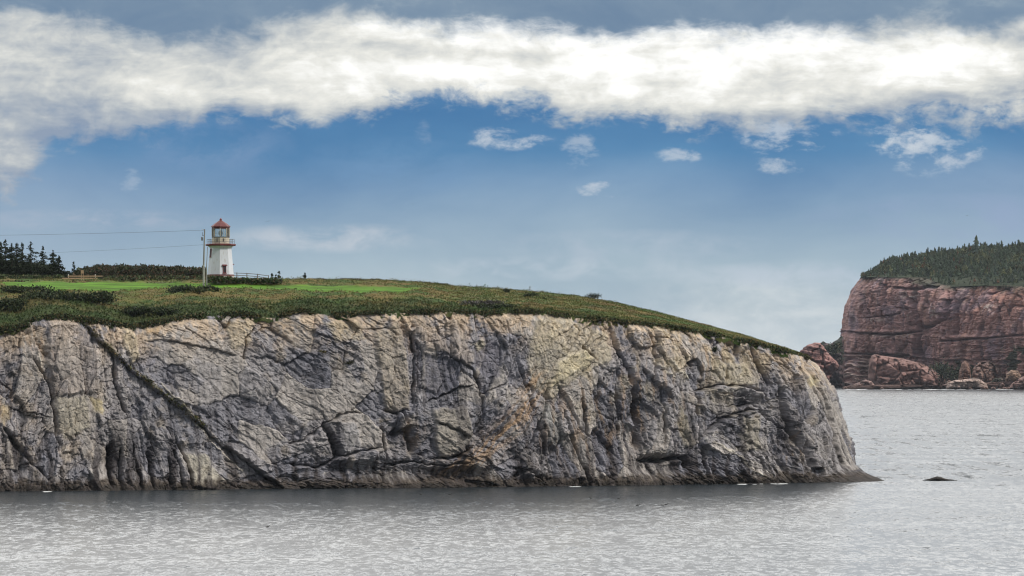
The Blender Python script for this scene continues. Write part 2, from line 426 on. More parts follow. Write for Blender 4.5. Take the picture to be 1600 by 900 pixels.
# ================================================================== NEAR HEADLAND
def itp(x, pts):
    a = np.array(pts, float); return np.interp(x, a[:, 0], a[:, 1])
BASE = [(-260, 771), (-120, 770), (0, 768), (400, 764.5), (800, 761), (1100, 757), (1300, 754), (1375, 752)]
RIM = [(-260, 516), (0, 516), (30, 512), (55, 499), (100, 495), (130, 500), (160, 503), (205, 511), (240, 506), (300, 495), (380, 491), (425, 498), (470, 487), (520, 493), (590, 490),
       (640, 489), (700, 488), (760, 490), (830, 488), (900, 497), (960, 503), (1040, 511), (1100, 521), (1170, 535), (1215, 547), (1262, 560)]
RIDGE = [(-260, 437), (0, 437), (450, 437.5), (560, 438.5), (650, 441), (700, 446), (760, 450), (830, 455), (900, 462), (960, 472), (1040, 491), (1100, 507), (1160, 523), (1215, 540), (1262, 557)]
def cliff_mesh():
    # plan curves: waterline and rim, running left to right, round the point and back behind
    ub = np.linspace(-260, 1340, 120)
    bx, by, _ = P(ub, itp(ub, BASE), dist_water(itp(ub, BASE)))
    tipx, tipy = 60.8, 738.0
    bx = np.r_[bx, 60.0, tipx, 61.6, 60.5, 55.0, 44.0, 20.0, -20.0]; by = np.r_[by, 736.5, tipy, 742.0, 752.0, 772.0, 800.0, 850.0, 900.0]
    ur = np.linspace(-260, 1235, 120)
    dr = dist_water(itp(ur, BASE)) + itp(ur, [(-260, 9), (0, 9), (300, 11), (600, 9), (900, 10), (1235, 12)])
    rx, ry, rz = P(ur, itp(ur, RIM), dr)
    ex, ey, ez = P(np.array([1250, 1262, 1262, 1256, 1236, 1190]), np.array([555, 560, 562, 562, 560, 560]), np.array([747, 752, 760, 772, 800, 850]))
    rx = np.r_[rx, ex, -20]; ry = np.r_[ry, ey, 900]; rz = np.r_[rz, ez, 20]
    def resample(x, y, z, frac, n1, n2, split):
        s = np.r_[0, np.cumsum(np.hypot(np.diff(x), np.diff(y)))]
        s1 = s[split]
        q = np.r_[np.linspace(0, s1, n1, endpoint=False), np.linspace(s1, s[-1], n2)]
        return np.interp(q, s, x), np.interp(q, s, y), (np.interp(q, s, z) if z is not None else None)
    N1, N2 = 1850, 260
    bx, by, _ = resample(bx, by, None, 0, N1, N2, 121)
    rx, ry, rz = resample(rx, ry, rz, 0, N1, N2, 121)
    def sm(a, k=25):
        w = np.hanning(2 * k + 1); w /= w.sum(); return np.convolve(np.pad(a, k, mode='edge'), w, mode='valid')
    # buttresses and bays in plan
    arc = np.arange(N1 + N2) / N1
    ubx = proj(bx, by, np.zeros_like(bx))[0]
    NJ = 440
    t = np.linspace(0, 1, NJ)[None, :]
    I = np.arange(N1 + N2)
    prof_tip = np.interp(t, [0, .057, .085, .13, .18, .28, .5, .75, .9, 1], [-.10, -.02, .12, .25, .33, .39, .51, .66, .80, 1])
    prof_fr = np.interp(t, [0, .05, .3, .6, .85, 1], [0, .10, .34, .58, .80, 1])
    w = sst(.86, .99, arc)[:, None]
    pr = prof_fr * (1 - w) + prof_tip * w
    x = bx[:, None] * (1 - pr) + rx[:, None] * pr
    y = by[:, None] * (1 - pr) + ry[:, None] * pr
    z = -1.2 + t * (rz[:, None] + 1.2)
    # outward normals in plan
    tx = sm(np.gradient(bx * .5 + rx * .5)); ty = sm(np.gradient(by * .5 + ry * .5)); L = np.hypot(tx, ty); nx, ny = ty / L, -tx / L
    s_m = np.r_[0, np.cumsum(np.hypot(np.diff(bx), np.diff(by)))][:, None] + 0 * z    # metres along
    h_m = z
    U, V = proj(x, y, z)
    front = sst(1.02, .99, arc)[:, None]
    # ---- domain warp
    wx = fbm(s_m / 11, h_m / 11, 11, 5, .55) * 1.2; wy = fbm(s_m / 11, h_m / 11, 31, 5, .55) * 1.2
    a, b = s_m + wx, h_m + wy
    uw = U + wx * 5 + fbm(s_m / 1.6, h_m / 1.6, 77, 3) * 3.5; vw = V + wy * 5 + fbm(s_m / 1.6, h_m / 1.6, 78, 3) * 3.5
    D = fbm(s_m / 30, h_m / 60, 3, 3) * 2.0
    D += (rid(a / 14, b / 40, 91, 3) - .3) * .8
    # ---- bedding direction fields
    regs = [(60, 640, 110, 95), (230, 690, 90, 78), (150, 560, 100, 82), (400, 600, 150, 38), (540, 600, 120, 32), (520, 740, 110, 12), (610, 570, 60, 82), (700, 590, 80, 88),
            (700, 730, 90, 15), (780, 660, 60, 128), (820, 560, 60, 75), (890, 560, 60, 140), (870, 690, 70, 72), (960, 650, 80, 80), (1040, 560, 70, 72), (1060, 660, 50, 84),
            (1130, 560, 60, 80), (1160, 640, 60, 5), (1160, 720, 60, 35), (1240, 600, 70, 62), (1270, 690, 70, 66), (1340, 720, 60, 55), (300, 540, 100, 20)]
    angs = [5, 20, 35, 62, 75, 88, 100, 130]
    Wt = {q: 0 for q in angs}; tot = 1e-6
    for cu, cv, r_, an in regs:
        ww = np.exp(-(((U - cu) / r_) ** 2 + ((V - cv) / (r_ * .75)) ** 2) * 1.3); tot = tot + ww
        k = min(angs, key=lambda q: abs(q - an)); Wt[k] = Wt[k] + ww
    lay = 0; lay2 = 0; blk = 0; edge = 0; ida = 0
    lay = np.zeros(U.shape); lay2 = np.zeros(U.shape); blk = np.zeros(U.shape); edge = np.zeros(U.shape); ida = np.zeros(U.shape); big = np.zeros(U.shape)
    for q in angs:
        wq = np.asarray(Wt[q] / tot); mk = wq > .03; ww = wq[mk]
        c, s_ = math.cos(R(q)), -math.sin(R(q))         # direction along the bed in (s, up)
        am, bm = a[mk], b[mk]
        al = am * c + bm * s_; ac = -am * s_ + bm * c
        lay[mk] += ww * rid(al / 9.0, ac / 1.5, 100 + q, 4, .6)
        lay2[mk] += ww * rid(al / 3.6, ac / .34, 200 + q, 3, .65)
        f, e, i_ = facets(al / 6.2, ac / 3.6, 300 + q, 1.7)
        f2, e2, i2 = facets(al / 3.0, ac / 1.05, 400 + q, 1.8)
        f5, e5, i5 = facets(al / 1.3, ac / .42, 450 + q, 1.8)
        big[mk] += ww * i_; blk[mk] += ww * (f * 2.0 + f2 * .8 + f5 * .3); edge[mk] += ww * (np.exp(-e * 34) * .42 + np.exp(-e2 * 22) * .22 + np.exp(-e5 * 12) * .10); ida[mk] += ww * (i_ * .45 + i2 * .35 + i5 * .2)
    rough = 1.0 + 0 * U
    rough *= 1 - .45 * np.exp(-(((U - 430) / 170) ** 2 + ((V - 620) / 90) ** 2))
    rough *= 1 - .5 * sst(.54, .66, big)
    rough *= 1 + .15 * sst(860, 940, U) * sst(590, 660, V)
    f3, e3, i3 = facets(a / .8, b / .7, 500, 1.6); n3_ = fbm(a / .7, b / .9, 540, 2)
    # ---- colour
    def C(*c): return np.array(c, float)
    n1 = fbm(a / 12, b / 9, 601, 4); n2 = fbm(a / 3.2, b / 4.2, 611, 4); n3 = fbm(a / .7, b / .9, 621, 4)
    colr = np.zeros(U.shape + (3,)); colr[:] = C(.262, .248, .252)
    def blend(c, w): 
        nonlocal colr
        w = np.clip(w, 0, 1)[..., None]; colr = colr * (1 - w) + C(*c) * w
    blend((.175, .175, .20), sst(-.05, .3, n1 + n2 * .5) * .85)
    blend((.27, .25, .238), sst(.62, .85, ida) * .6)
    blend((.33, .27, .19), sst(.1, .5, n2 + n1 * .4) * .45)
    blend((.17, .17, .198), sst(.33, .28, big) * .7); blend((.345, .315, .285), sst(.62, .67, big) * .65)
    toprim = sst(75, 0, V - itp(U, RIM)) 
    blend((.41, .315, .22), toprim * sst(-.4, .2, n2 + n3 * .5) * .85)
    warm = sst(800, 860, U) * sst(1260, 1180, U)
    blend((.35, .30, .21), warm * sst(-.1, .4, n1 * .6 + n2) * sst(700, 560, V) * .6)
    lefttan = sst(230, 130, U)
    blend((.29, .245, .20), lefttan * sst(-.3, .4, n2) * .55)
    # ---- plates: flat slabs with their own tone
    plates = [([(75, 500), (125, 505), (155, 550), (150, 612), (84, 618), (72, 560)], (.285, .245, .215), .7, 1.0),
              ([(82, 622), (135, 620), (137, 668), (96, 684), (86, 650)], (.31, .28, .22), .8, .5),
              ([(288, 706), (322, 709), (352, 748), (334, 764), (300, 762)], (.36, .33, .265), .9, 1.1),
              ([(190, 505), (210, 525), (219, 558), (206, 570), (190, 545)], (.38, .32, .22), .8, .8),
              ([(140, 622), (160, 628), (158, 648), (146, 644)], (.42, .35, .2), .9, .3),
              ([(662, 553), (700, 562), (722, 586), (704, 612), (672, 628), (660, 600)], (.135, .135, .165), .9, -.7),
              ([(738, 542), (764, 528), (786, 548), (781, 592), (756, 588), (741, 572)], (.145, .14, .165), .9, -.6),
              ([(735, 540), (752, 530), (758, 536), (746, 548)], (.37, .33, .25), .9, .4),
              ([(676, 640), (730, 636), (736, 680), (722, 706), (690, 714), (678, 692)], (.30, .27, .225), .9, 1.2),
              ([(832, 500), (872, 490), (940, 518), (956, 560), (900, 592), (862, 622), (830, 604), (822, 560)], (.37, .325, .235), .7, .5),
              ([(870, 566), (910, 545), (924, 560), (882, 594), (862, 602)], (.47, .41, .28), .9, .6),
              ([(586, 520), (620, 503), (634, 560), (640, 640), (606, 642), (592, 590)], (.315, .27, .21), .8, .9),
              ([(640, 500), (668, 496), (690, 530), (700, 552), (662, 546)], (.31, .255, .205), .7, .5),
              ([(690, 495), (712, 500), (738, 560), (732, 576), (704, 556)], (.30, .25, .205), .7, .5),
              ([(1160, 650), (1186, 656), (1190, 700), (1166, 706), (1155, 680)], (.35, .31, .23), .6, .4),
              ([(1120, 564), (1166, 570), (1180, 602), (1140, 606), (1117, 600)], (.37, .325, .235), .7, .5),
              ([(850, 620), (866, 640), (879, 680), (871, 697), (855, 690), (842, 645)], (.27, .265, .25), .9, .9),
              ([(1268, 584), (1280, 596), (1282, 606), (1272, 602)], (.45, .39, .24), 1, .3),
              ([(1080, 545), (1110, 552), (1108, 590), (1084, 596)], (.22, .215, .225), .8, .4),
              ([(1054, 630), (1066, 650), (1082, 695), (1070, 700), (1056, 680)], (.34, .29, .19), .6, .3),
              ([(225, 512), (250, 508), (246, 522), (228, 524)], (.42, .30, .18), .9, .4),
              ([(350, 505), (400, 500), (392, 535), (362, 545)], (.38, .32, .22), .6, .3),
              ([(500, 500), (560, 505), (570, 530), (520, 535)], (.38, .32, .215), .6, .3),
              ([(530, 660), (556, 664), (562, 705), (536, 712), (524, 690)], (.23, .225, .235), .8, 1.0),
              ([(300, 560), (345, 575), (350, 640), (310, 640)], (.20, .195, .21), .5, .2),
              ([(0, 640), (20, 630), (18, 655), (2, 670)], (.37, .29, .17), .8, .2)]
    flat = 0 * U
    for pts, c, k, off in plates:
        sd = sdpoly(uw, vw, pts)
        m_ = sst(-3.0, 3.5, sd + n2 * 5)
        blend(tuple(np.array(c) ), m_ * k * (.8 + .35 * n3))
        flat = np.maximum(flat, m_ * .8 * k); D += m_ * off * .8
    rough = rough * (1 - .72 * flat)
    D += (blk * .66 + lay * .11 + lay2 * .13 + f3 * .20) * rough
    D -= edge * (.5 + .5 * rough) * 1.15
    D -= np.exp(-e3 * 8) * .10 * rough
    _, e6, _ = facets((a + n3_ * .3) / 1.9, (b + n3_ * .3) / 1.3, 520, 1.0)
    D -= np.exp(-e6 * 20) * .22 * sst(-.15, .2, fbm(a / 4, b / 4, 530, 2)); D += f3 * .10
    # ---- cracks, grooves, steps
    cracks = [([(112, 488), (170, 548), (232, 602), (302, 655), (352, 694), (404, 738), (440, 764)], 2.3, .8, 1.0),
              ([(352, 690), (404, 736), (440, 764)], 3.4, 2.2, .7),
              ([(176, 548), (182, 600), (196, 650)], 3.5, 1.6, .5), ([(50, 560), (75, 600), (84, 660), (92, 712)], 3, 1.3, -.5),
              ([(0, 668), (40, 712), (70, 745)], 5, 1.6, .5), ([(0, 592), (20, 612)], 2, .7, 0), ([(20, 640), (78, 652)], 2, .8, .3),
              ([(275, 690), (290, 720), (299, 762)], 4, 2.2, -.6), ([(268, 700), (280, 730), (284, 762)], 3, 1.6, .2), ([(262, 715), (268, 762)], 2.5, 1.3, 0),
              ([(170, 690), (174, 762)], 6, 2.2, .2), ([(186, 700), (190, 762)], 3, 1.6, 0), ([(205, 690), (222, 762)], 3, 1.4, 0), ([(232, 700), (240, 765)], 4, 1.6, 0),
              ([(380, 565), (384, 530), (400, 512)], 2, .9, .3), ([(338, 496), (352, 514), (366, 496)], 3, 1.1, 0), ([(255, 530), (330, 548), (372, 556)], 2, .7, .5),
              ([(440, 694), (475, 688), (500, 668), (525, 652), (580, 640)], 2.4, 1.2, -.6), ([(505, 660), (520, 690), (528, 716)], 7, 2.0, .4),
              ([(440, 725), (500, 730), (530, 714), (580, 702), (600, 700)], 3, 1.6, -.9), ([(600, 640), (625, 646), (636, 660)], 4, 1.9, -1.1), ([(598, 668), (604, 718)], 3, 1.8, 0),
              ([(612, 680), (640, 672), (648, 712)], 8, 2.0, 0), ([(644, 520), (648, 560), (646, 640)], 3.5, 1.6, .4), ([(652, 545), (654, 620)], 2.5, 1.2, -.5),
              ([(668, 628), (700, 614), (716, 606), (740, 606)], 2.4, 1.3, .5), ([(676, 655), (712, 672), (732, 686)], 2.2, 1.0, .4), ([(680, 714), (716, 712), (736, 698)], 3.5, 1.8, -.9),
              ([(600, 725), (650, 722), (700, 725), (740, 722)], 3.0, 1.5, -.5), ([(700, 555), (738, 580), (750, 600), (756, 660)], 2.4, 1.1, .4), ([(750, 618), (790, 600)], 2.4, .9, -.4),
              ([(808, 560), (822, 605), (830, 600)], 3, 1.0, .4), ([(908, 540), (930, 562)], 3.2, 2.0, -.6), ([(950, 505), (962, 545), (985, 580), (990, 604)], 3, 1.2, .5),
              ([(1010, 510), (1024, 560), (1018, 600)], 2.6, 1.1, .4), ([(1082, 610), (1110, 606), (1160, 604), (1200, 612), (1218, 640)], 3.4, 2.3, -1.2),
              ([(1120, 616), (1180, 628), (1196, 645)], 2.2, 1.2, -.5), ([(1100, 680), (1130, 655), (1180, 640), (1230, 668), (1240, 690)], 3.4, 1.9, -.9), ([(1130, 640), (1180, 632), (1210, 650)], 2, .9, -.3),
              ([(1225, 600), (1232, 650), (1252, 690), (1282, 755)], 5.0, 1.9, .5), ([(1250, 640), (1262, 700), (1268, 720)], 3.4, 1.6, -.4), ([(1258, 560), (1290, 620), (1312, 680)], 3, 1.2, .6),
              ([(1170, 535), (1186, 570), (1210, 600)], 3, 1.0, .5), ([(1300, 650), (1316, 716), (1330, 736)], 3.5, 1.4, .3), ([(1172, 700), (1190, 715), (1200, 735)], 3, 1.1, .3),
              ([(1100, 700), (1106, 750)], 4, 1.8, .3), ([(1000, 718), (1030, 722), (1070, 716), (1078, 740)], 5, 2.4, -1.2), ([(990, 600), (996, 640), (1000, 700)], 6, 2.0, .2),
              ([(965, 600), (972, 650)], 3, 1.2, 0), ([(1030, 600), (1036, 660), (1034, 700)], 3, 1.3, .3), ([(806, 745), (826, 735), (850, 748), (862, 762)], 3.5, 1.5, -.6),
              ([(880, 640), (900, 700), (925, 760)], 3, 1.2, .3), ([(905, 610), (918, 670), (948, 740)], 3, 1.2, .2), ([(858, 600), (852, 640), (830, 690), (800, 720)], 3, 1.0, .3),
              ([(1086, 612), (1088, 660), (1092, 700)], 3, 1.4, .2), ([(1140, 560), (1134, 600)], 2, .8, .2)]
    groove = 0 * U
    for pts, wd, dp, stp in cracks:
        x0 = min(q[0] for q in pts) - 45; x1 = max(q[0] for q in pts) + 45
        idx = np.where((U[:, NJ // 2] > x0) & (U[:, NJ // 2] < x1) & (arc < 1.02))[0]
        if not len(idx): continue
        i0, i1 = idx[0], idx[-1] + 1
        d, sd, al = segd(uw[i0:i1], vw[i0:i1], pts)
        fade = sst(0, .12, al) * sst(1, .88, al) * .8 + .2
        wl = wd * (.55 + .45 * np.clip(.6 + n2[i0:i1], 0, 2)) * .62
        D[i0:i1] -= dp * 1.15 * fade * np.exp(-(d / wl) ** 2) 
        D[i0:i1] += stp * .8 * fade * (-sd) * np.exp(-d / 16) * sst(0, 2.5, d)
        groove[i0:i1] = np.maximum(groove[i0:i1], fade * np.exp(-(d / (wl * 1.2)) ** 2))
    # ---- hollows at the foot and on the face
    hol = [(590, 735, 95, 15, 2.0), (715, 742, 45, 14, 2.6), (1035, 728, 44, 16, 2.4), (625, 690, 24, 24, 1.5), (990, 670, 24, 42, 1.4), (830, 752, 36, 12, 1.6), (1150, 690, 40, 20, .6),
           (175, 725, 16, 34, 1.6), (1230, 700, 20, 50, 1.0), (30, 720, 20, 34, 1.2), (1160, 628, 46, 12, 1.1), (860, 712, 40, 30, 1.0), (230, 720, 30, 30, .9)]
    for cu, cv, ru, rv, dp in hol:
        D -= 1.25 * dp * np.exp(-(((uw - cu) / ru) ** 2 + ((vw - cv) / rv) ** 2) ** 1.5) * front
    # ---- tones: seepage streaks, shade painted into hollows and foot, rust, veins, tide band
    seep_shade = fbm(a / 1.3 + wx * .3, b / 16, 641, 4)
    vert = sst(.04, .30, seep_shade) * sst(530, 680, V) * .85
    blend((.065, .06, .065), vert * (.5 + .5 * sst(-.2, .2, n1)))
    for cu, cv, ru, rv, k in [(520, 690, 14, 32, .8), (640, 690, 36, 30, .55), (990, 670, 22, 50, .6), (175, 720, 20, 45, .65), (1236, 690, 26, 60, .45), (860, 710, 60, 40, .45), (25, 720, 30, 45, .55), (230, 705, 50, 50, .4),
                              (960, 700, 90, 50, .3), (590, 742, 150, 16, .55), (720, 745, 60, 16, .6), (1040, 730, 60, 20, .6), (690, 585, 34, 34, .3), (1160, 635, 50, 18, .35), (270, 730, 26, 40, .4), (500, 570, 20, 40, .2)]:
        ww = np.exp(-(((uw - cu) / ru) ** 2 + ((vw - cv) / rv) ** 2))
        blend((.045, .042, .048), min(1, k * 1.35) * ww * sst(-.35, .1, seep_shade + n3 * .4))  # shade of caves, crevices and overhangs painted as dark colour
    rust = np.exp(-(segd(uw, vw, [(838, 596), (818, 640), (770, 690), (735, 722), (700, 735)])[0] / 17) ** 2)
    blend((.34, .235, .15), rust * sst(-.25, .2, fbm((a - b) / .7, (a + b) / 7, 651, 3)) * .9)
    for cu, cv, ru, rv in [(645, 545, 8, 60), (635, 680, 30, 20), (1246, 700, 20, 30), (1010, 620, 60, 60), (905, 660, 70, 70), (1100, 560, 30, 40), (20, 640, 30, 40), (60, 540, 30, 30)]:
        blend((.29, .195, .115), .55 * np.exp(-(((uw - cu) / ru) ** 2 + ((vw - cv) / rv) ** 2)) * sst(0, .4, fbm(a / .9, b / 5, 661, 3)))
    vn = np.abs(fbm(a / 5 + b / 9, b / 6 - a / 11, 671, 3)); vn2 = np.abs(fbm(a / 4 - b / 5, b / 7, 681, 3))
    blend((.52, .49, .44), (np.exp(-(vn / .008) ** 2) * sst(.0, .3, n2) + np.exp(-(vn2 / .007) ** 2) * sst(-.05, .3, -n1)) * .5)
    for pts, wd in [([(1112, 690), (1140, 706), (1170, 728), (1206, 750)], 1.5), ([(1016, 560), (1040, 585), (1046, 590)], 1.3), ([(1040, 562), (1070, 590)], 1.2), ([(58, 550), (64, 575)], 1.2),
                    ([(1152, 532), (1166, 552), (1190, 590)], 1.0), ([(255, 600), (300, 655), (380, 735)], 1.2)]:
        d, _, al = segd(uw, vw, pts); 
        blend((.55, .50, .42), np.exp(-(d / wd) ** 2) * .75); D += np.exp(-(d / (wd * 1.3)) ** 2) * .35
    gr = np.exp(-(segd(uw, vw, [(118, 494), (170, 545), (232, 598), (302, 650)])[0] / 3.6) ** 2)
    blend((.075, .07, .028), gr * sst(-.4, .2, n3 + n2) * .9)
    hz = h_m + n2 * .8
    tide = sst(2.1, .9, hz + n3); blend((.062, .048, .036), tide * .9)
    blend((.03, .026, .022), sst(1.0, .3, hz) * .9)
    blend((.05, .042, .04), sst(7.5, 1.5, hz + n3 * 2) * sst(-.15, .3, seep_shade + n2 * .5) * .75)  # overhang shade along the foot put into the colour
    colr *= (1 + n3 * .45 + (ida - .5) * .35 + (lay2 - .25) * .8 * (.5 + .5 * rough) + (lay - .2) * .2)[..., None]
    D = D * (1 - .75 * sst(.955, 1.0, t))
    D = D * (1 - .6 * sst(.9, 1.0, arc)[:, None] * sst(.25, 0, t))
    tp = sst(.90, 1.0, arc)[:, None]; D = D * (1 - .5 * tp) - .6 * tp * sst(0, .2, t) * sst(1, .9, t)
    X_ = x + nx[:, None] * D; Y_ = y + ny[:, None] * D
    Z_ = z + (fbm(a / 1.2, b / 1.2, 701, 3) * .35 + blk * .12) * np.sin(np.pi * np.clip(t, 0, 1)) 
    nose = (sst(1235, 1310, U) * .22)[..., None]; colr = np.clip(colr * 1.22 * (1 - nose), .012, .8)  # nose colour darkened to offset the sun on it
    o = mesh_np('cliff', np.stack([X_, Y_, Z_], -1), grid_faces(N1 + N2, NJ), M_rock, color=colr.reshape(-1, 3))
    tag(o, kind='structure', label='grey and buff folded rock cliff rising from the water')
    return X_[:N1, -1], Y_[:N1, -1], Z_[:N1, -1], (X_[:N1:4, ::4], Y_[:N1:4, ::4], Z_[:N1:4, ::4])
rimx, rimy, rimz, CG = cliff_mesh()
CU, CV = proj(*CG)
def on_face(u_, v_):
    k_ = np.argmin((CU - u_) ** 2 + (CV - v_) ** 2); return tuple(float(A.flat[k_]) for A in CG)

# ---- top of the headland: a sheet from the rim to the ridge and down behind it
NU, NS = 900, 230
gu = np.linspace(-250, 1262, NU)
rimu, rimv = proj(rimx, rimy, rimz)
oi = np.argsort(rimu); 
RX = np.interp(gu, rimu[oi], rimx[oi]); RY = np.interp(gu, rimu[oi], rimy[oi]); RZ = np.interp(gu, rimu[oi], rimz[oi])
k = np.hanning(9); k /= k.sum()
RYs = np.convolve(np.pad(RY, 4, mode='edge'), k, 'valid')
yr = itp(gu, RIM); ys = itp(gu, RIDGE)
ds = itp(gu, [(-260, 830), (650, 828), (800, 810), (1000, 790), (1150, 772), (1262, 762)])
SS = np.r_[np.linspace(0, 1, 180), 1 + np.linspace(0, 1, NS - 179)[1:] ** 1.5 * 1.2]
g_of = lambda s: np.interp(s, [0, .1, .26, .74, 1], [0, .27, .57, .92, 1])
g_rt = lambda s: np.interp(s, [0, .5, 1], [0, .62, 1])
wr = sst(620, 760, gu)[:, None]
S = SS[None, :] + 0 * gu[:, None]
G = g_of(S) * (1 - wr) + g_rt(S) * wr
D_ = RYs[:, None] + (ds - RYs)[:, None] * S
Vt = yr[:, None] + (ys - yr)[:, None] * np.clip(G, 0, 1)
UU = gu[:, None] + 0 * S
TX, TY, TZ = P(UU, Vt, D_)
back = np.clip(S - 1, 0, None)
TZ = TZ - back * (1.5 + 3 * wr) - (back ** 3) * 26 
TY = TY + back * 60
TX = TX * (1 + 0 * back)
# lawn outline in photograph rows
lawn_lo = [(-260, 441), (0, 444), (25, 448), (45, 454), (70, 456.5), (130, 457), (200, 455.5), (235, 453.5), (270, 450), (345, 452), (420, 454), (500, 456.5), (560, 458.5), (612, 459.5), (640, 456), (657, 451)]
lawn_hi = [(-260, 440), (0, 441), (200, 442), (320, 444), (400, 446), (500, 447), (600, 448.3), (657, 450)]
def lawn_mask(u_, v_):
    nn = fbm(u_ / 22, v_ / 3, 801, 3)
    a = sst(-.9, .9, itp(u_, lawn_lo) - v_ + nn * 2.4) * sst(-.7, .7, v_ - itp(u_, lawn_hi) + nn * .8)
    return a * sst(660, 648, u_)
LM = lawn_mask(UU, Vt) * (S < 1)
rough_amp = (1 - LM) * sst(0, .05, S)
bmp = fbm(TX / 5, TY / 6, 811, 4) * .75 + fbm(TX / 1.4, TY / 2.0, 821, 3) * .28 + np.clip(rid(TX / 3, TY / 4, 831, 3), 0, 1) * .25
bmp = bmp * (1 - .55 * wr) 
mound = np.exp(-(((UU - 60) / 150) ** 2)) * np.exp(-((S - .13) / .1) ** 2) * 1.2 + np.exp(-(((UU - 20) / 60) ** 2)) * np.exp(-((S - .2) / .07) ** 2) * 1.0
TZ = TZ + rough_amp * (bmp * sst(1.05, .9, S) + mound * .8) * (1 - .6 * sst(.85, 1.0, S))
def zone_col(u_, v_, s_, x_, y_):
    """turf colour by place: dark scrub at the lip, rusty and olive heath, bright lawn"""
    c = np.zeros(u_.shape + (3,)); c[:] = (.115, .13, .038)
    def bl(q, w):
        nonlocal c
        w = np.clip(w, 0, 1)[..., None]; c = c * (1 - w) + np.array(q) * w
    n1 = fbm(x_ / 9, y_ / 7, 841, 4); n2 = fbm(x_ / 5, y_ / 3, 851, 3)
    bl((.17, .135, .052), sst(-.1, .25, n1 + n2 * .4))
    bl((.06, .105, .03), sst(.0, .25, -n1 + n2 * .5) * .9)
    bl((.11, .075, .045), sst(.15, .45, fbm(x_ / 12, y_ / 3, 861, 3) + n2 * .3) * .7)
    lip = sst(.22, .05, s_ + n1 * .14) * (1 - .45 * sst(650, 850, u_))
    bl((.042, .068, .024), lip * .8)
    bl((.04, .06, .018), sst(900, 1250, u_) * sst(.5, .1, s_) * .6)
    bl((.20, .155, .075), sst(.28, .5, fbm(x_ / 1.8, y_ / 1.2, 871, 3)) * .35)
    bl((.05, .06, .025), sst(.93, 1.0, s_) * .6)
    c = c * .92
    L_ = lawn_mask(u_, v_) * (s_ < 1)
    lc = np.array((.078, .175, .012))
    st = fbm(x_ / 30, y_ / 2.2, 881, 3)
    lawn = lc[None] * (1 + .7 * st[..., None] + .8 * fbm(x_ / 9, y_ / 5, 885, 4)[..., None]) * np.where(st[..., None] < -.25, np.array((1.0, .85, 1.2)), 1)
    c = c * (1 - L_[..., None]) + lawn * L_[..., None]
    return c, L_
TC, _ = zone_col(UU, Vt, S, TX, TY)
# a lip row hanging just outside and below the rim, so that turf overhangs the rock
lipx = TX[:, :1]; lipy = TY[:, :1] - .35; lipz = TZ[:, :1] - .75 + fbm(gu / 14, gu * 0, 891, 3)[:, None] * .9
VX = np.concatenate([lipx, TX], 1); VY = np.concatenate([lipy, TY], 1); VZ = np.concatenate([lipz, TZ], 1)
VC = np.concatenate([TC[:, :1] * .8, TC], 1)
tag(mesh_np('hill', np.stack([VX, VY, VZ], -1), grid_faces(NU, NS + 1), M_soil, color=VC.reshape(-1, 3), smooth=True), kind='structure', label='grassy top of the near headland with a bright green lawn')

def on_top(u_, s_):
    """surface point at photograph column u and depth fraction s (0 rim, 1 ridge)"""
    u_ = np.asarray(u_, float); s_ = np.asarray(s_, float)
    fi = np.clip((u_ - gu[0]) / (gu[1] - gu[0]), 0, NU - 1.001); fj = np.clip(np.interp(s_, SS, np.arange(NS)), 0, NS - 1.001)
    i = fi.astype(int); j = fj.astype(int); a = fi - i; b = fj - j
    def L(A): return (A[i, j] * (1 - a) + A[i + 1, j] * a) * (1 - b) + (A[i, j + 1] * (1 - a) + A[i + 1, j + 1] * a) * b
    return L(TX), L(TY), L(TZ), L(Vt)
def spot(u_, v_):
    """surface point seen at photograph pixel (u, v), or on the ridge when v is above it"""
    i = int(np.clip(round((u_ - gu[0]) / (gu[1] - gu[0])), 0, NU - 1))
    pv = Vt[i, :180]; s_ = np.interp(-v_, -pv, SS[:180])
    return tuple(float(q) for q in on_top(u_, s_)[:3])

# ------------------------------------------------------------------ foliage meshes made of many small leaves
def leaves(pos, size, colr, up=.5, name='leaves', mat=None, parent=None, droop=None):
    """one small triangle pair per point; pos (n,3), size (n,)"""
    n = len(pos)
    a = rng.normal(size=(n, 3)); a[:, 2] *= .6; a /= np.linalg.norm(a, axis=1)[:, None]
    b = rng.normal(size=(n, 3)); b[:, 2] += up * 2; b -= (a * b).sum(1)[:, None] * a; b /= np.linalg.norm(b, axis=1)[:, None]
    s = size[:, None]
    v = np.stack([pos - a * s * .5, pos + a * s * .5, pos + b * s * 1.2 + a * s * .12, pos + b * s * .7 - a * s * .35], 1).reshape(-1, 3)
    f = np.arange(4 * n).reshape(-1, 4)
    c = np.repeat(colr, 4, 0)
    return mesh_np(name, v, f, mat or M_leaf, parent, color=c)
def jitter_col(c, n, k=.35, alt=None, p=.2):
    base_ = np.tile(np.array(c, float), (n, 1)); 
    if alt is not None:
        m_ = rng.random(n) < p; base_[m_] = alt
    return base_ * (1 + rng.normal(size=(n, 1)) * k).clip(.3, 2.2)

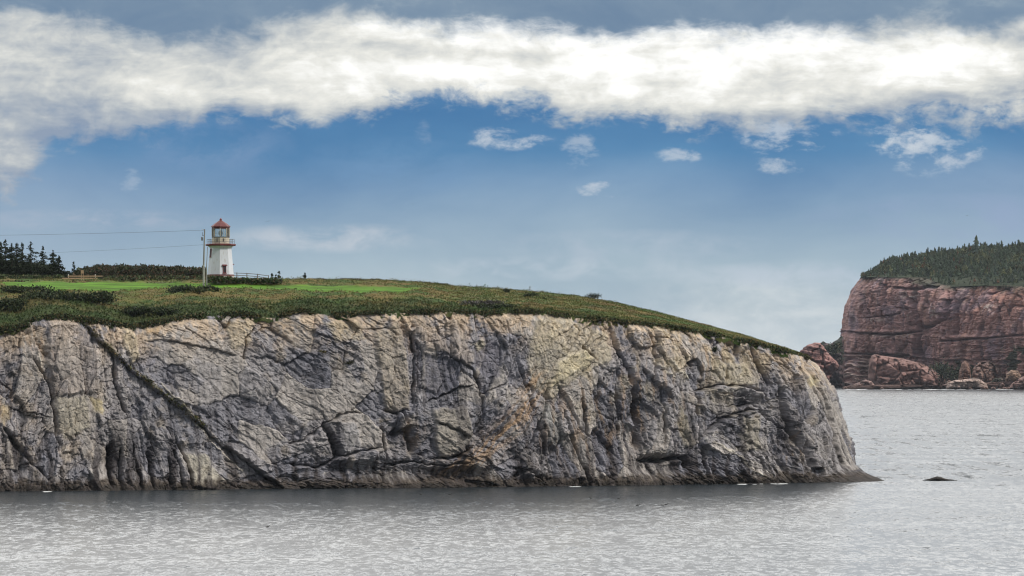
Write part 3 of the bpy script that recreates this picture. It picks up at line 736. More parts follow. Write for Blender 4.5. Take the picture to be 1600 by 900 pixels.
def turf_cover():
    n = 120000
    u_ = rng.uniform(-60, 1262, n); s_ = rng.random(n) ** 1.25
    x_, y_, z_, v_ = on_top(u_, s_)
    c, L_ = zone_col(u_, v_, s_, x_, y_)
    keep = L_ < .35
    u_, s_, x_, y_, z_, c = u_[keep], s_[keep], x_[keep], y_[keep], z_[keep], c[keep]
    n = len(u_)
    size = rng.uniform(.08, .2, n) * (1 + .7 * (s_ < .15)) * (1 - .45 * sst(900, 1250, u_))
    clump = np.clip(fbm(x_ / 2.2, y_ / 3.0, 901, 3) + .1, 0, 1) * 1.1 * (1 - .6 * sst(750, 1000, u_)) 
    pos = np.stack([x_ + rng.normal(size=n) * .1, y_, z_ + rng.random(n) * clump], 1)
    o = leaves(pos, size, c * rng.uniform(.95, 1.3, (n, 1)), 1.6, 'ground_cover')
    tag(o, kind='stuff', label='rough grass and heath covering the headland top')
    # scrub hanging over the lip
    n = 42000
    u_ = rng.uniform(-60, 1262, n); dens = fbm(u_ / 40, u_ * 0, 911, 3); keep = rng.random(n) < .35 + dens * 1.4 + .35 * (u_ < 260)
    u_ = u_[keep]; n = len(u_)
    x_, y_, z_, v_ = on_top(u_, np.zeros(n))
    hang = np.abs(fbm(u_ / 18, u_ * 0 + 3, 921, 4)) * 2.3 * (1 - .65 * sst(300, 500, u_)) + .35
    q = rng.random(n)
    pos = np.stack([x_, y_ - .25 - rng.random(n) * .5 + (1 - q) * .6, z_ + .5 - q * hang * 1.3], 1)
    c = jitter_col((.042, .062, .022), n, .35, (.12, .095, .04), .35)
    tag(leaves(pos, rng.uniform(.12, .32, n), c, .2, 'vegetation'), kind='stuff', label='dark scrub hanging over the cliff rim')
turf_cover()

def gully_grass():
    n = 900
    pts = np.array([(112, 488), (170, 545), (232, 598), (302, 652), (320, 668)], float)
    t_ = rng.random(n) ** .9; seg = np.interp(t_, np.linspace(0, 1, 5), np.arange(5)); i = seg.astype(int).clip(0, 3); fr = seg - i
    uu = pts[i, 0] * (1 - fr) + pts[i + 1, 0] * fr; vv_ = pts[i, 1] * (1 - fr) + pts[i + 1, 1] * fr
    keep = fbm(uu / 9, uu * 0, 931, 3) > -.22; uu = uu[keep]; vv_ = vv_[keep]; n = len(uu)
    off = rng.normal(size=n) * 2.0; uu = uu + off * .6; vv_ = vv_ - off * .7
    pp = np.array([on_face(p_, q_) for p_, q_ in zip(uu, vv_)]) + rng.normal(size=(n, 3)) * .12 + np.array([0, -.12, .05])
    x_, y_, z_ = pp[:, 0], pp[:, 1], pp[:, 2]
    c = jitter_col((.07, .075, .025), n, .4, (.13, .09, .035), .4)
    tag(leaves(np.stack([x_, y_, z_], 1), rng.uniform(.12, .3, n), c, .6, 'grass'), kind='stuff', label='grass growing down the diagonal gully of the grey cliff')
gully_grass()

def bush(name, label, cat, pt, w, h, c, group=None, n=900, alt=None, lobes=6, size=.16, parts=False):
    """rounded ragged shrub with stems"""
    root = thing(name, label, cat, pt, 0, group)
    ctr_ = [(rng.uniform(-.33, .33) * w, rng.uniform(-.3, .3) * w * .8, rng.uniform(.25, .62) * h, rng.uniform(.24, .4)) for _ in range(lobes)]
    st = MB()
    for q in ctr_: st.tube([(0, 0, -.3), (q[0] * .5, q[1] * .5, q[2] * .45), (q[0], q[1], q[2])], [.05, .035, .015], 4)
    st.build('stem', M_bark, root)
    pos = []
    for q in ctr_:
        m_ = n // lobes; d = rng.normal(size=(m_, 3)); d /= np.linalg.norm(d, axis=1)[:, None]; r_ = rng.random((m_, 1)) ** .4 * q[3] * (1 + .35 * rng.normal(size=(m_, 1)).clip(-1, 1.6))
        pos.append(np.array(q[:3]) + d * r_ * np.array([w, w * .8, h * 1.0]))
    pos = np.concatenate(pos); pos = pos[pos[:, 2] > -.2]
    leaves(pos, rng.uniform(.6, 1.5, len(pos)) * size, jitter_col(c, len(pos), .4, alt, .25), .5, 'foliage', parent=root)
    return root

# ================================================================== LIGHTHOUSE
M_white = mat_plain('white_shingle', (.66, .69, .74), .6, var=.10, scale=2.2, stretch=(1, 1, .3), stain=(.36, .32, .28), stain_amt=.5)
M_cream = mat_plain('stained_cream', (.58, .53, .42), .6, var=.15, scale=3, stain=(.30, .17, .08), stain_amt=.6)
M_red = mat_plain('red_paint', (.13, .022, .022), .55, var=.25, scale=4, stain=(.12, .03, .025), stain_amt=.5)
M_trim = mat_plain('maroon_trim', (.20, .045, .05), .55, var=.2, scale=5)
M_iron = mat_plain('grey_iron', (.16, .16, .17), .5, .3, var=.2, scale=6)
M_dark = mat_plain('dark_opening', (.02, .02, .025), .3, var=.2, scale=4)
M_conc = mat_plain('whitewashed_concrete', (.62, .60, .56), .8, var=.12, scale=2, stain=(.3, .28, .25))
M_wood = mat_plain('weathered_wood', (.18, .15, .12), .85, var=.3, scale=8, stretch=(.2, 1, 1))
M_pole = mat_plain('grey_pole', (.24, .23, .22), .85, var=.25, scale=5, stretch=(1, 1, .15))
M_beige = mat_plain('bare_timber', (.42, .30, .18), .8, var=.2, scale=2)
M_wire = mat_plain('wire', (.05, .05, .055), .6, var=.1)
M_yellow = mat_plain('yellow_plastic', (.62, .50, .05), .5, var=.1)
mg = bpy.data.materials.new('lantern_glass'); mg.use_nodes = True
n_ = NB(mg.node_tree); mg.node_tree.nodes.clear()
o_ = n_.new('ShaderNodeOutputMaterial'); tr = n_.new('ShaderNodeBsdfTransparent'); tr.inputs[0].default_value = (.9, .93, .93, 1)
gl = n_.new('ShaderNodeBsdfGlossy'); gl.inputs['Roughness'].default_value = .03; fr = n_.new('ShaderNodeFresnel'); fr.inputs[0].default_value = 1.45
mx = n_.new('ShaderNodeMixShader'); n_.l.new(n_.m('MULTIPLY_ADD', fr.outputs[0], 1.0, n_.m('MULTIPLY', n_.noise(n_.new('ShaderNodeTexCoord').outputs['Object'], 1.5, 3), .08)), mx.inputs[0])
n_.l.new(tr.outputs[0], mx.inputs[1]); n_.l.new(gl.outputs[0], mx.inputs[2]); n_.l.new(mx.outputs[0], o_.inputs[0])

def lighthouse():
    d = 798.0; k = F / d                                  # pixels per metre there
    x, y, z = (float(q) for q in P(344.8, 433.5, d))
    H = lambda v_: (433.5 - v_) / k
    root = thing('lighthouse', 'white eight-sided lighthouse with red roof and glazed lantern on the headland', 'lighthouse', (x, y, z))
    rb, rt = 20.6 / k, 16.6 / k
    rad = lambda h: rb + (rt - rb) * (h - H(431)) / (H(386) - H(431))
    def ring(r, h, rot=0.0, n=8): return [(r * math.sin(rot + 2 * math.pi * i / n), -r * math.cos(rot + 2 * math.pi * i / n), h) for i in range(n)]
    MB().lathe([(rb * 1.0, -1.2), (rb * 1.06, H(431.2))], 8).build('foundation', M_conc, root)
    tw = MB().loft([ring(rad(h), h) for h in (H(430.2), H(420), H(400), H(388))] + [ring(rt * 1.06, H(386.5)), ring(rt * 1.22, H(384.4))]).build('tower', M_white, root)
    MB().loft([ring(rad(H(429.5)) * 1.035, H(431.2)), ring(rad(H(429.5)) * 1.03, H(429.0))]).build('base_trim', M_red, root)
    MB().loft([ring(22.6 / k, H(384.3)), ring(23.8 / k, H(383.4)), ring(23.8 / k, H(381.6)), ring(22.0 / k, H(381.0))]).build('gallery', M_red, root)
    # railing: posts and two rails
    rl = MB(); rr = 21.3 / k
    for i in range(8):
        a = 2 * math.pi * i / 8; b = 2 * math.pi * (i + 1) / 8
        p = (rr * math.sin(a), -rr * math.cos(a)); q = (rr * math.sin(b), -rr * math.cos(b))
        rl.tube([(p[0], p[1], H(381)), (p[0], p[1], H(374))], .035, 5)
        rl.tube([((p[0] + q[0]) / 2, (p[1] + q[1]) / 2, H(381)), ((p[0] + q[0]) / 2, (p[1] + q[1]) / 2, H(374))], .025, 5)
        for hv in (374, 377.8): rl.tube([(p[0], p[1], H(hv)), (q[0], q[1], H(hv))], .03, 5)
    rl.build('railing', M_iron, root)
    ru = 13.6 / k
    lb = MB().loft([ring(ru, H(381)), ring(ru, H(370.8))]).build('lantern_base', M_cream, root)
    MB().loft([ring(ru * 1.04, H(371.0)), ring(ru * 1.04, H(370.0))]).build('sill', M_dark, root)
    for a in (R(-22.5), R(22.5)):
        v_ = MB(); c, s_ = math.cos(a), math.sin(a); ap = ru * math.cos(R(22.5)) + .02
        v_.box((ap * s_, -ap * c, H(375.5)), (.16, .08, .62), a); v_.build('vent', M_dark, root)
    # lantern glazing: one pane per facet between posts and glazing bars
    for i in range(8):
        a = 2 * math.pi * (i + .5) / 8; ap = ru * math.cos(R(22.5)) * .96; w = 2 * ru * math.sin(R(22.5)) * .96; c, s_ = math.cos(a), math.sin(a)
        MB().box((ap * s_, -ap * c, (H(370) + H(356.8)) / 2), (w, .02, H(357) - H(370.2)), a).build('lantern_pane', mg, root)
    bars = MB()
    for i in range(8):
        a = 2 * math.pi * i / 8
        bars.tube([(ru * math.sin(a), -ru * math.cos(a), H(370)), (ru * math.sin(a), -ru * math.cos(a), H(356.5))], .065, 5)
        for t_ in (1 / 3, 2 / 3):
            b = 2 * math.pi * (i + 1) / 8
            q = (ru * (math.sin(a) * (1 - t_) + math.sin(b) * t_), -ru * (math.cos(a) * (1 - t_) + math.cos(b) * t_))
            bars.tube([(q[0], q[1], H(370)), (q[0], q[1], H(356.5))], .022, 4)
    bars.build('glazing_bars', M_cream, root)
    lamp = MB().lathe([(.16, H(370.8)), (.16, H(368)), (.34, H(367.5)), (.4, H(365.5)), (.4, H(362.5)), (.25, H(361)), (.05, H(360))], 10)
    lamp.build('beacon_lamp', mat_plain('lens', (.35, .42, .45), .15, var=.2), root)
    rf = MB().loft([ring(13.9 / k, H(357.2)), ring(14.0 / k, H(355.0)), ring(15.4 / k, H(354.6)), ring(15.2 / k, H(353.6)), ring(9.4 / k, H(349.0)), ring(3.4 / k, H(345.2)), ring(1.6 / k, H(344.0))]).build('roof', M_red, root)
    MB().lathe([(.17, H(344.2)), (.22, H(343.4)), (.22, H(342.2)), (.1, H(341.4)), (.03, H(340.6))], 8).build('finial', M_trim, rf)
    # windows: frame, pane, pediment; set on the sloping facets
    def window(ang, h0, h1, w, name, ped):
        sl = (rad(h0) - rad(h1)) * math.cos(R(22.5))
        def pt(lx, h, o):
            ap = rad(h) * math.cos(R(22.5)) + o
            return (ap * math.sin(ang) + lx * math.cos(ang), -ap * math.cos(ang) + lx * math.sin(ang), h)
        def slab(mb, x0, x1, a, b, o0, o1):
            vs = [pt(x0, a, o0), pt(x1, a, o0), pt(x1, b, o0), pt(x0, b, o0), pt(x0, a, o1), pt(x1, a, o1), pt(x1, b, o1), pt(x0, b, o1)]
            mb.add(vs, [(3, 2, 1, 0), (4, 5, 6, 7), (0, 1, 5, 4), (1, 2, 6, 5), (2, 3, 7, 6), (3, 0, 4, 7)])
        fm = MB(); e = .09
        slab(fm, -w / 2, -w / 2 + e, h0, h1, -.05, .10); slab(fm, w / 2 - e, w / 2, h0, h1, -.05, .10)
        slab(fm, -w / 2 + e, w / 2 - e, h0, h0 + e, -.05, .10); slab(fm, -w / 2 + e, w / 2 - e, h1 - e, h1, -.05, .10)
        slab(fm, -w / 2 - .06, w / 2 + .06, h0 - .09, h0 - .002, -.05, .20)
        if ped: slab(fm, -w / 2 - .16, w / 2 + .16, h1 + .002, h1 + .14, -.05, .30); slab(fm, -w / 2 - .05, w / 2 + .05, h1 + .142, h1 + .22, -.05, .22)
        f_ = fm.build(name, M_trim, root)
        pn = MB(); slab(pn, -w / 2 + e, w / 2 - e, h0 + e, h1 - e, -.04, .03); pn.build('pane', M_dark if name != 'door' else M_trim, f_)
    window(R(22.5), H(427), H(415.5), .62, 'window', True)
    window(R(-67.5), H(401.5), H(388.5), .72, 'window', False)
    window(R(82 + 22.5 + 8) if False else R(112.5), H(430), H(414), 1.0, 'door', True)
    v_ = MB(); ap = rad(H(407)) * math.cos(R(22.5)); v_.box((ap * math.sin(R(22.5)) - .25, -ap * math.cos(R(22.5)) - .0, H(407)), (.3, .12, .09), R(22.5)); v_.build('wall_vent', M_dark, root)  # small dark vent in the tower wall
lighthouse()

# ================================================================== POLES, WIRES, FENCE, SIGN
def pole_set():
    d = 776.0
    x, y, z = (float(q) for q in P(318.2, 438, d)); k = F / d
    r1 = thing('utility_pole', 'tall grey utility pole with transformer beside the lighthouse', 'utility pole', (x, y, z))
    top = 80 / k
    MB().tube([(0, 0, -1), (0, 0, 24 / k)], [.17, .165], 8).build('pole_sleeve', mat_plain('pale_pole', (.36, .35, .33), .85, var=.2, scale=4), r1)
    MB().tube([(0, 0, 24 / k), (.16, 0, top)], [.15, .10], 8).build('pole', M_pole, r1)
    MB().lathe([(.05, 0), (.17, .02), (.18, .1), (.18, .55), (.15, .62), (.04, .68)], 10, (-.26, -.05, 62 / k)).build('transformer', M_iron, r1)
    MB().box((-.04, 0, top - .15), (.36, .08, .07)).build('bracket', M_iron, r1); MB().box((-.08, 0, 70 / k), (.34, .08, .08)).build('bracket', M_iron, r1); MB().tube([(-.2, 0, 70 / k + .042), (-.2, 0, 75 / k)], .04, 6).build('cutout', M_iron, r1)
    MB().lathe([(.05, 0), (.06, .08), (.03, .16)], 8, (-.2, 0, top - .12)).build('insulator', M_conc, r1)
    x2, y2, z2 = (float(q) for q in P(323, 437.5, d + 4))
    r2 = thing('support_pole', 'short leaning grey pole between utility pole and lighthouse', 'pole', (x2, y2, z2))
    MB().tube([(0, 0, -1), (-.05, 0, 18 / k)], [.12, .11], 8).build('pole_sleeve', M_pole, r2)
    MB().tube([(-.05, 0, 18 / k), (.14, 0, 52 / k)], [.075, .05], 8).build('shaft', M_pole, r2)
    def wire(pts, label, dd):
        ps = [tuple(float(q) for q in P(a, b, c)) for a, b, c in pts]
        t_ = np.linspace(0, 1, 40); A = np.array(ps); tt = np.linspace(0, 1, len(A))
        uu = np.array([p[0] for p in pts], float)
        co = np.polyfit((uu - uu[0]) / (uu[-1] - uu[0]), [p[1] for p in pts], 2)
        q = [tuple(float(w) for w in P(uu[0] + (uu[-1] - uu[0]) * s, np.polyval(co, s), pts[0][2] + (pts[-1][2] - pts[0][2]) * s)) for s in t_]
        tag(MB().tube(q, dd, 5).build('power_line', M_wire), label, 'wire')
    wire([(317.6, 359.5, d), (240, 362.5, 800), (120, 365.3, 840), (0, 367.5, 880), (-240, 369, 960)], 'upper power line running left from the top of the utility pole', .022)
    wire([(317.6, 382, d), (240, 387.5, 800), (160, 391.5, 830), (60, 395.2, 860), (-240, 402, 960)], 'lower power line running behind the spruce tops', .016)
    x, y, z = spot(360, 442)
    tag(MB().tube([(x, y, z - .1), (x - .35, y + .1, z + 1.0)], .045, 6).build('guy_guard', M_yellow), 'slanting yellow guy-wire guard in the grass before the lighthouse', 'guy guard')
pole_set()
def fence():
    a = P(365, 433, 800); posts = [(370.2, 433.3), (385.8, 433.6), (402.5, 434.4), (419.5, 436)]; d = 800
    tops = [(366, 426.5), (385.8, 427.2), (402.5, 428.6), (419.5, 431)]
    x0, y0, z0 = (float(q) for q in P(370.2, 435, d))
    root = thing('rail_fence', 'low wooden two-rail fence running right from the lighthouse', 'fence', (x0, y0, z0))
    def loc(u_, v_, dd=d): q = P(u_, v_, dd); return (float(q[0]) - x0, float(q[1]) - y0, float(q[2]) - z0)
    for (u_, vb), (_, vt) in zip(posts, tops):
        MB().tube([loc(u_, vb + 4), loc(u_, vt - .8)], .085, 6).build('post', M_wood, root)
    for dv in (0, 3.6):
        MB().tube([loc(t_[0], t_[1] + dv, d - .12) for t_ in tops], .055, 5).build('rail', M_wood, root)
fence()
def barrier():
    d = 812
    x0, y0, z0 = (float(q) for q in P(127, 438, d)); k = F / d
    root = thing('timber_barrier', 'long low bare-timber barrier behind the lawn near the spruces', 'barrier', (x0, y0, z0))
    def loc(u_, v_, dd=d): q = P(u_, v_, dd); return (float(q[0]) - x0, float(q[1]) - y0, float(q[2]) - z0)
    def beam(u0, u1, v0, v1, dd, name):
        a = loc(u0, v1, dd); b = loc(u1, v0, dd)
        MB().box(((a[0] + b[0]) / 2, a[1], (a[2] + b[2]) / 2), (b[0] - a[0], .3, b[2] - a[2])).build(name, M_beige, root)
    beam(106, 160, 430.6, 432.3, d, 'beam'); beam(97, 152, 434, 436, d - 3, 'beam')
    for u_ in (107, 149): MB().box(loc(u_, 431, d), (.14, .14, 5.5 / k)).build('post', M_conc, root)
    x1, y1, z1 = (float(q) for q in P(128.5, 437, d - 1))
    sg = thing('notice_board', 'small pale notice board on posts above the timber barrier', 'sign', (x1, y1, z1))
    MB().box((0, 0, 12.3 / k), (4.4 / k, .07, 5 / k)).build('board', M_beige, sg)
    for s_ in (-1, 1): MB().box((s_ * 1.5 / k, .08, 5 / k), (.09, .09, 13 / k)).build('leg', M_beige, sg)
barrier()

# ================================================================== SPRUCES AND SHRUBS OF THE NEAR HEADLAND
def spruce_mesh(H, w, n, c, seed, bare=.12, gap=.35, size=.2):
    """ragged conifer: whorls of drooping boughs carrying short sprays"""
    g = np.random.default_rng(seed); pos = []
    lv = int(H / .33)
    for q in range(lv):
        f = bare + (1 - bare) * (q + g.uniform(-.3, .3)) / lv
        if f >= .99: continue
        L_ = w * (1 - f) ** .75 * g.uniform(.45, 1.25)
        if g.random() < gap * .5: L_ *= .35
        nb = g.integers(3, 7)
        for b_ in range(nb):
            a = g.uniform(0, 6.283); ln = L_ * g.uniform(.5, 1.2); m_ = max(3, int(n * ln / (lv * 4 * w)))
            t_ = g.random(m_) ** .8
            r_ = t_ * ln; dz = -.30 * r_ + .07 * r_ ** 2
            pos.append(np.stack([np.cos(a) * r_ + g.normal(size=m_) * .09, np.sin(a) * r_ + g.normal(size=m_) * .09, f * H + dz + g.normal(size=m_) * .07], 1))
    m_ = 26; pos.append(np.stack([g.normal(size=m_) * .06, g.normal(size=m_) * .06, H * (.92 + g.random(m_) * .1)], 1))
    pos = np.concatenate(pos)
    return pos
def spruce(name, label, cat, pt, H, w, seed, group, n=2600, c=(.022, .034, .016), **k):
    root = thing(name, label, cat, pt, 0, group)
    MB().tube([(0, 0, -.5), (.05, 0, H * .5), (0, 0, H * .97)], [.03 * H * .7, .016 * H, .01], 6).build('trunk', M_bark, root)
    pos = spruce_mesh(H, w, n, c, seed, **k)
    leaves(pos, rng.uniform(.10, .24, len(pos)), jitter_col(c, len(pos), .35), .1, 'crown', parent=root)
    return root
k8 = F / 850
spruces = [(-12, 372, 2.0, .0, 'at the very edge, half out of the picture'), (1, 378, 1.8, .0, 'leaning over the picture edge'), (8, 374, 1.9, .3, 'tallest and first from the left edge'), (18, 381, 1.6, .2, 'second along the row'), (26, 380, 1.9, .2, 'third along the row'),
      (35, 379, 1.7, .7, 'with a bare flat-topped leader'), (48, 379, 2.6, .5, 'broad, with gaps between its boughs'), (67, 385, 2.5, .6, 'next to last tall one, wide at its middle'), (83, 392, 1.7, .5, 'slim, just left of the end of the row'), (92, 400, 1.8, .2, 'lowest, ending the row')]
for q, (u_, vt, w_, gp, txt) in enumerate(spruces):
    dd = 848 + (q * 37 % 11); x, y, z = (float(a) for a in P(u_, 437, dd))
    spruce('spruce_tree', f'ragged dark spruce {txt}', 'tree', (x, y, z - .4), (437 - vt) / k8 + .4, w_ * 1.75, 50 + q, 'spruces behind the lawn', gap=gp, n=8500)
x, y, z = (float(a) for a in P(115, 437, 846)); spruce('spruce_tree', 'small lone spruce between the tall row and the notice board', 'tree', (x, y, z - .2), 27 / k8 + .2, 1.0, 71, None, n=1300)
for (u_, vt, vb, w_, txt) in [(436, 424.5, 437, .55, 'small dense young spruce right of the rail fence'), (476.5, 427.5, 437, .4, 'thin ragged seedling spruce farther right along the ridge'), (425, 428, 437, .32, 'tiny wispy sapling just right of the fence end'), (431, 430, 437, .3, 'lowest wispy sapling close beside the young spruce')]:
    x, y, z = (float(a) for a in P(u_, vb, 826)); spruce('young_spruce', txt, 'tree', (x, y, z - .1), (vb - vt) / 8.47 + .1, w_, int(u_), None, n=700, gap=.4)
def shrubbery():
    # the dense thicket behind the lawn, from the spruces to the poles
    pos = []; cs = []
    def strip(u0, u1, vt, vb, n, c, alt, d0, d1, sc=.5):
        u_ = rng.uniform(u0, u1, n); d_ = rng.uniform(d0, d1, n)
        tops = itp(u_, vt) - fbm(u_ / 12, d_ / 9, 941, 4) * 11 * sc - np.abs(fbm(u_ / 1.7, d_ / 2, 951, 2)) * 9 * sc
        q = rng.random(n) ** .8; v_ = vb + (tops - vb) * q
        x_, y_, z_ = P(u_, v_, d_); pos.append(np.stack([x_, y_, z_], 1)); cs.append(jitter_col(c, n, .45, alt, .3))
    strip(-60, 112, [(-60, 409), (45, 412), (80, 418), (106, 430)], 440, 19000, (.018, .028, .014), (.03, .04, .02), 850, 862)
    strip(112, 322, [(112, 430), (122, 422), (150, 418), (180, 416.5), (240, 417.5), (300, 420), (322, 421)], 440, 22000, (.038, .05, .024), (.10, .065, .04), 836, 850)
    strip(-60, 100, [(-60, 431), (100, 432)], 441, 5000, (.045, .07, .025), (.08, .08, .04), 822, 828, .25)
    strip(160, 320, [(160, 434), (210, 432), (320, 433)], 444, 6000, (.05, .07, .028), (.11, .07, .04), 806, 816, .3)
    strip(324, 440, [(324, 432), (344, 433.5), (362, 434), (368, 436.5), (440, 437.5)], 442, 5500, (.042, .068, .024), (.09, .065, .035), 783, 789, .25)
    strip(440, 700, [(440, 438), (540, 438), (600, 439.5), (700, 446)], 445, 7000, (.045, .055, .022), (.09, .065, .03), 820, 828, .3)
    strip(-60, 660, [(-60, 439.5), (320, 440), (400, 442.5), (660, 447)], 444, 5000, (.09, .07, .03), (.05, .06, .025), 806, 812, .12)
    P_ = np.concatenate(pos); c_ = np.concatenate(cs)
    tag(leaves(P_, rng.uniform(.14, .36, len(P_)), c_, .6, 'shrubbery'), kind='stuff', label='dense dark thicket along the back of the lawn')
shrubbery()
def B_(u_, v_, w_px, h_px, label, c=(.025, .038, .016), alt=(.05, .06, .022), n=1000, size=.15, name='shrub', lobes=6):
    x, y, z = spot(u_, v_); k_ = F / y
    return bush(name, label, 'shrub', (x, y, z), w_px / k_, h_px / k_, c, None, n, alt, lobes, size)
B_(287, 461, 46, 15, 'dark low bush on the near edge of the lawn, below the utility pole', n=2200, size=.2)
B_(328, 459, 34, 14, 'dark rounded bush on the lawn edge, below the lighthouse', n=1800, size=.2)
B_(310, 462, 30, 8, 'low spreading green bush filling the gap between two dark bushes', c=(.04, .055, .02), n=900)
B_(791, 459, 12, 8, 'small upright dark bush right of the lawn on the open slope', n=500, size=.13)
B_(829, 466, 22, 8, 'low dark bush lying on the brown slope under the small post', n=700, size=.14)
B_(850, 468, 7, 4, 'tiny dark tuft of a bush beside the low dark bush', n=200, size=.12, lobes=3)
B_(926, 466, 24, 9, 'windswept open shrub breaking the skyline of the sloping headland', n=900, size=.10, c=(.03, .035, .02), lobes=9)
B_(752, 480, 60, 12, 'wide grey-purple bare-twigged thicket on the slope', c=(.085, .075, .075), alt=(.05, .06, .03), n=2200, size=.18, lobes=9)
B_(770, 484, 60, 10, 'wide dark green bush at the lower edge of the purple thicket', n=1800, size=.2, lobes=9)
for u_, v_, w_, h_, t_ in [(40, 460, 60, 12, 'dark brownish bush mounded at the left end of the lawn'), (80, 478, 80, 20, 'broad dark bush over the tan slab of the cliff'), (150, 482, 60, 20, 'deep green bush at the head of the diagonal gully'),
                           (215, 498, 40, 14, 'dark green bush on the rim right of the gully'), (260, 494, 44, 12, 'dark green rim bush between two paler grass patches'), (12, 495, 50, 22, 'olive bush hanging at the left edge of the rim')]:
    B_(u_, v_, w_, h_, t_, n=2600, size=.24, lobes=9, c=(.026, .042, .016), alt=(.06, .065, .025))
for u_, v_, w_, h_, c_, t_ in [(1110, 527, 1.7, 1.0, (.028, .045, .018), 'dark green shrub clinging just under the sloping rim of the cliff'), (1117, 549, 1.3, 1.0, (.022, .04, .016), 'small dark shrub on the cliff face under another one'),
                        (506, 553, 2.2, .7, (.11, .085, .035), 'brown grassy tuft on a ledge high on the middle of the cliff'), (545, 568, 1.6, .5, (.06, .06, .03), 'thin green-brown tuft in the crack right of the brown tuft'),
                        (232, 600, 1.0, .7, (.05, .055, .02), 'olive tuft rooted in the diagonal gully'), (1262, 563, 1.6, 1.0, (.07, .065, .03), 'dry brown-green tuft at the very end of the turf over the point')]:
    bush('shrub', t_, 'shrub', on_face(u_, v_), w_, h_, c_, None, 420, (.06, .06, .03), 5, .13)
x, y, z = spot(828, 455.5)
pm = thing('marker_post', 'tiny post with a box on the skyline of the grassy slope', 'post', (x, y, z)); MB().tube([(0, 0, -.3), (0, 0, .75)], .06, 6).build('post', M_wood, pm); MB().box((0, 0, .82), (.22, .16, .16)).build('cap', M_wood, pm)

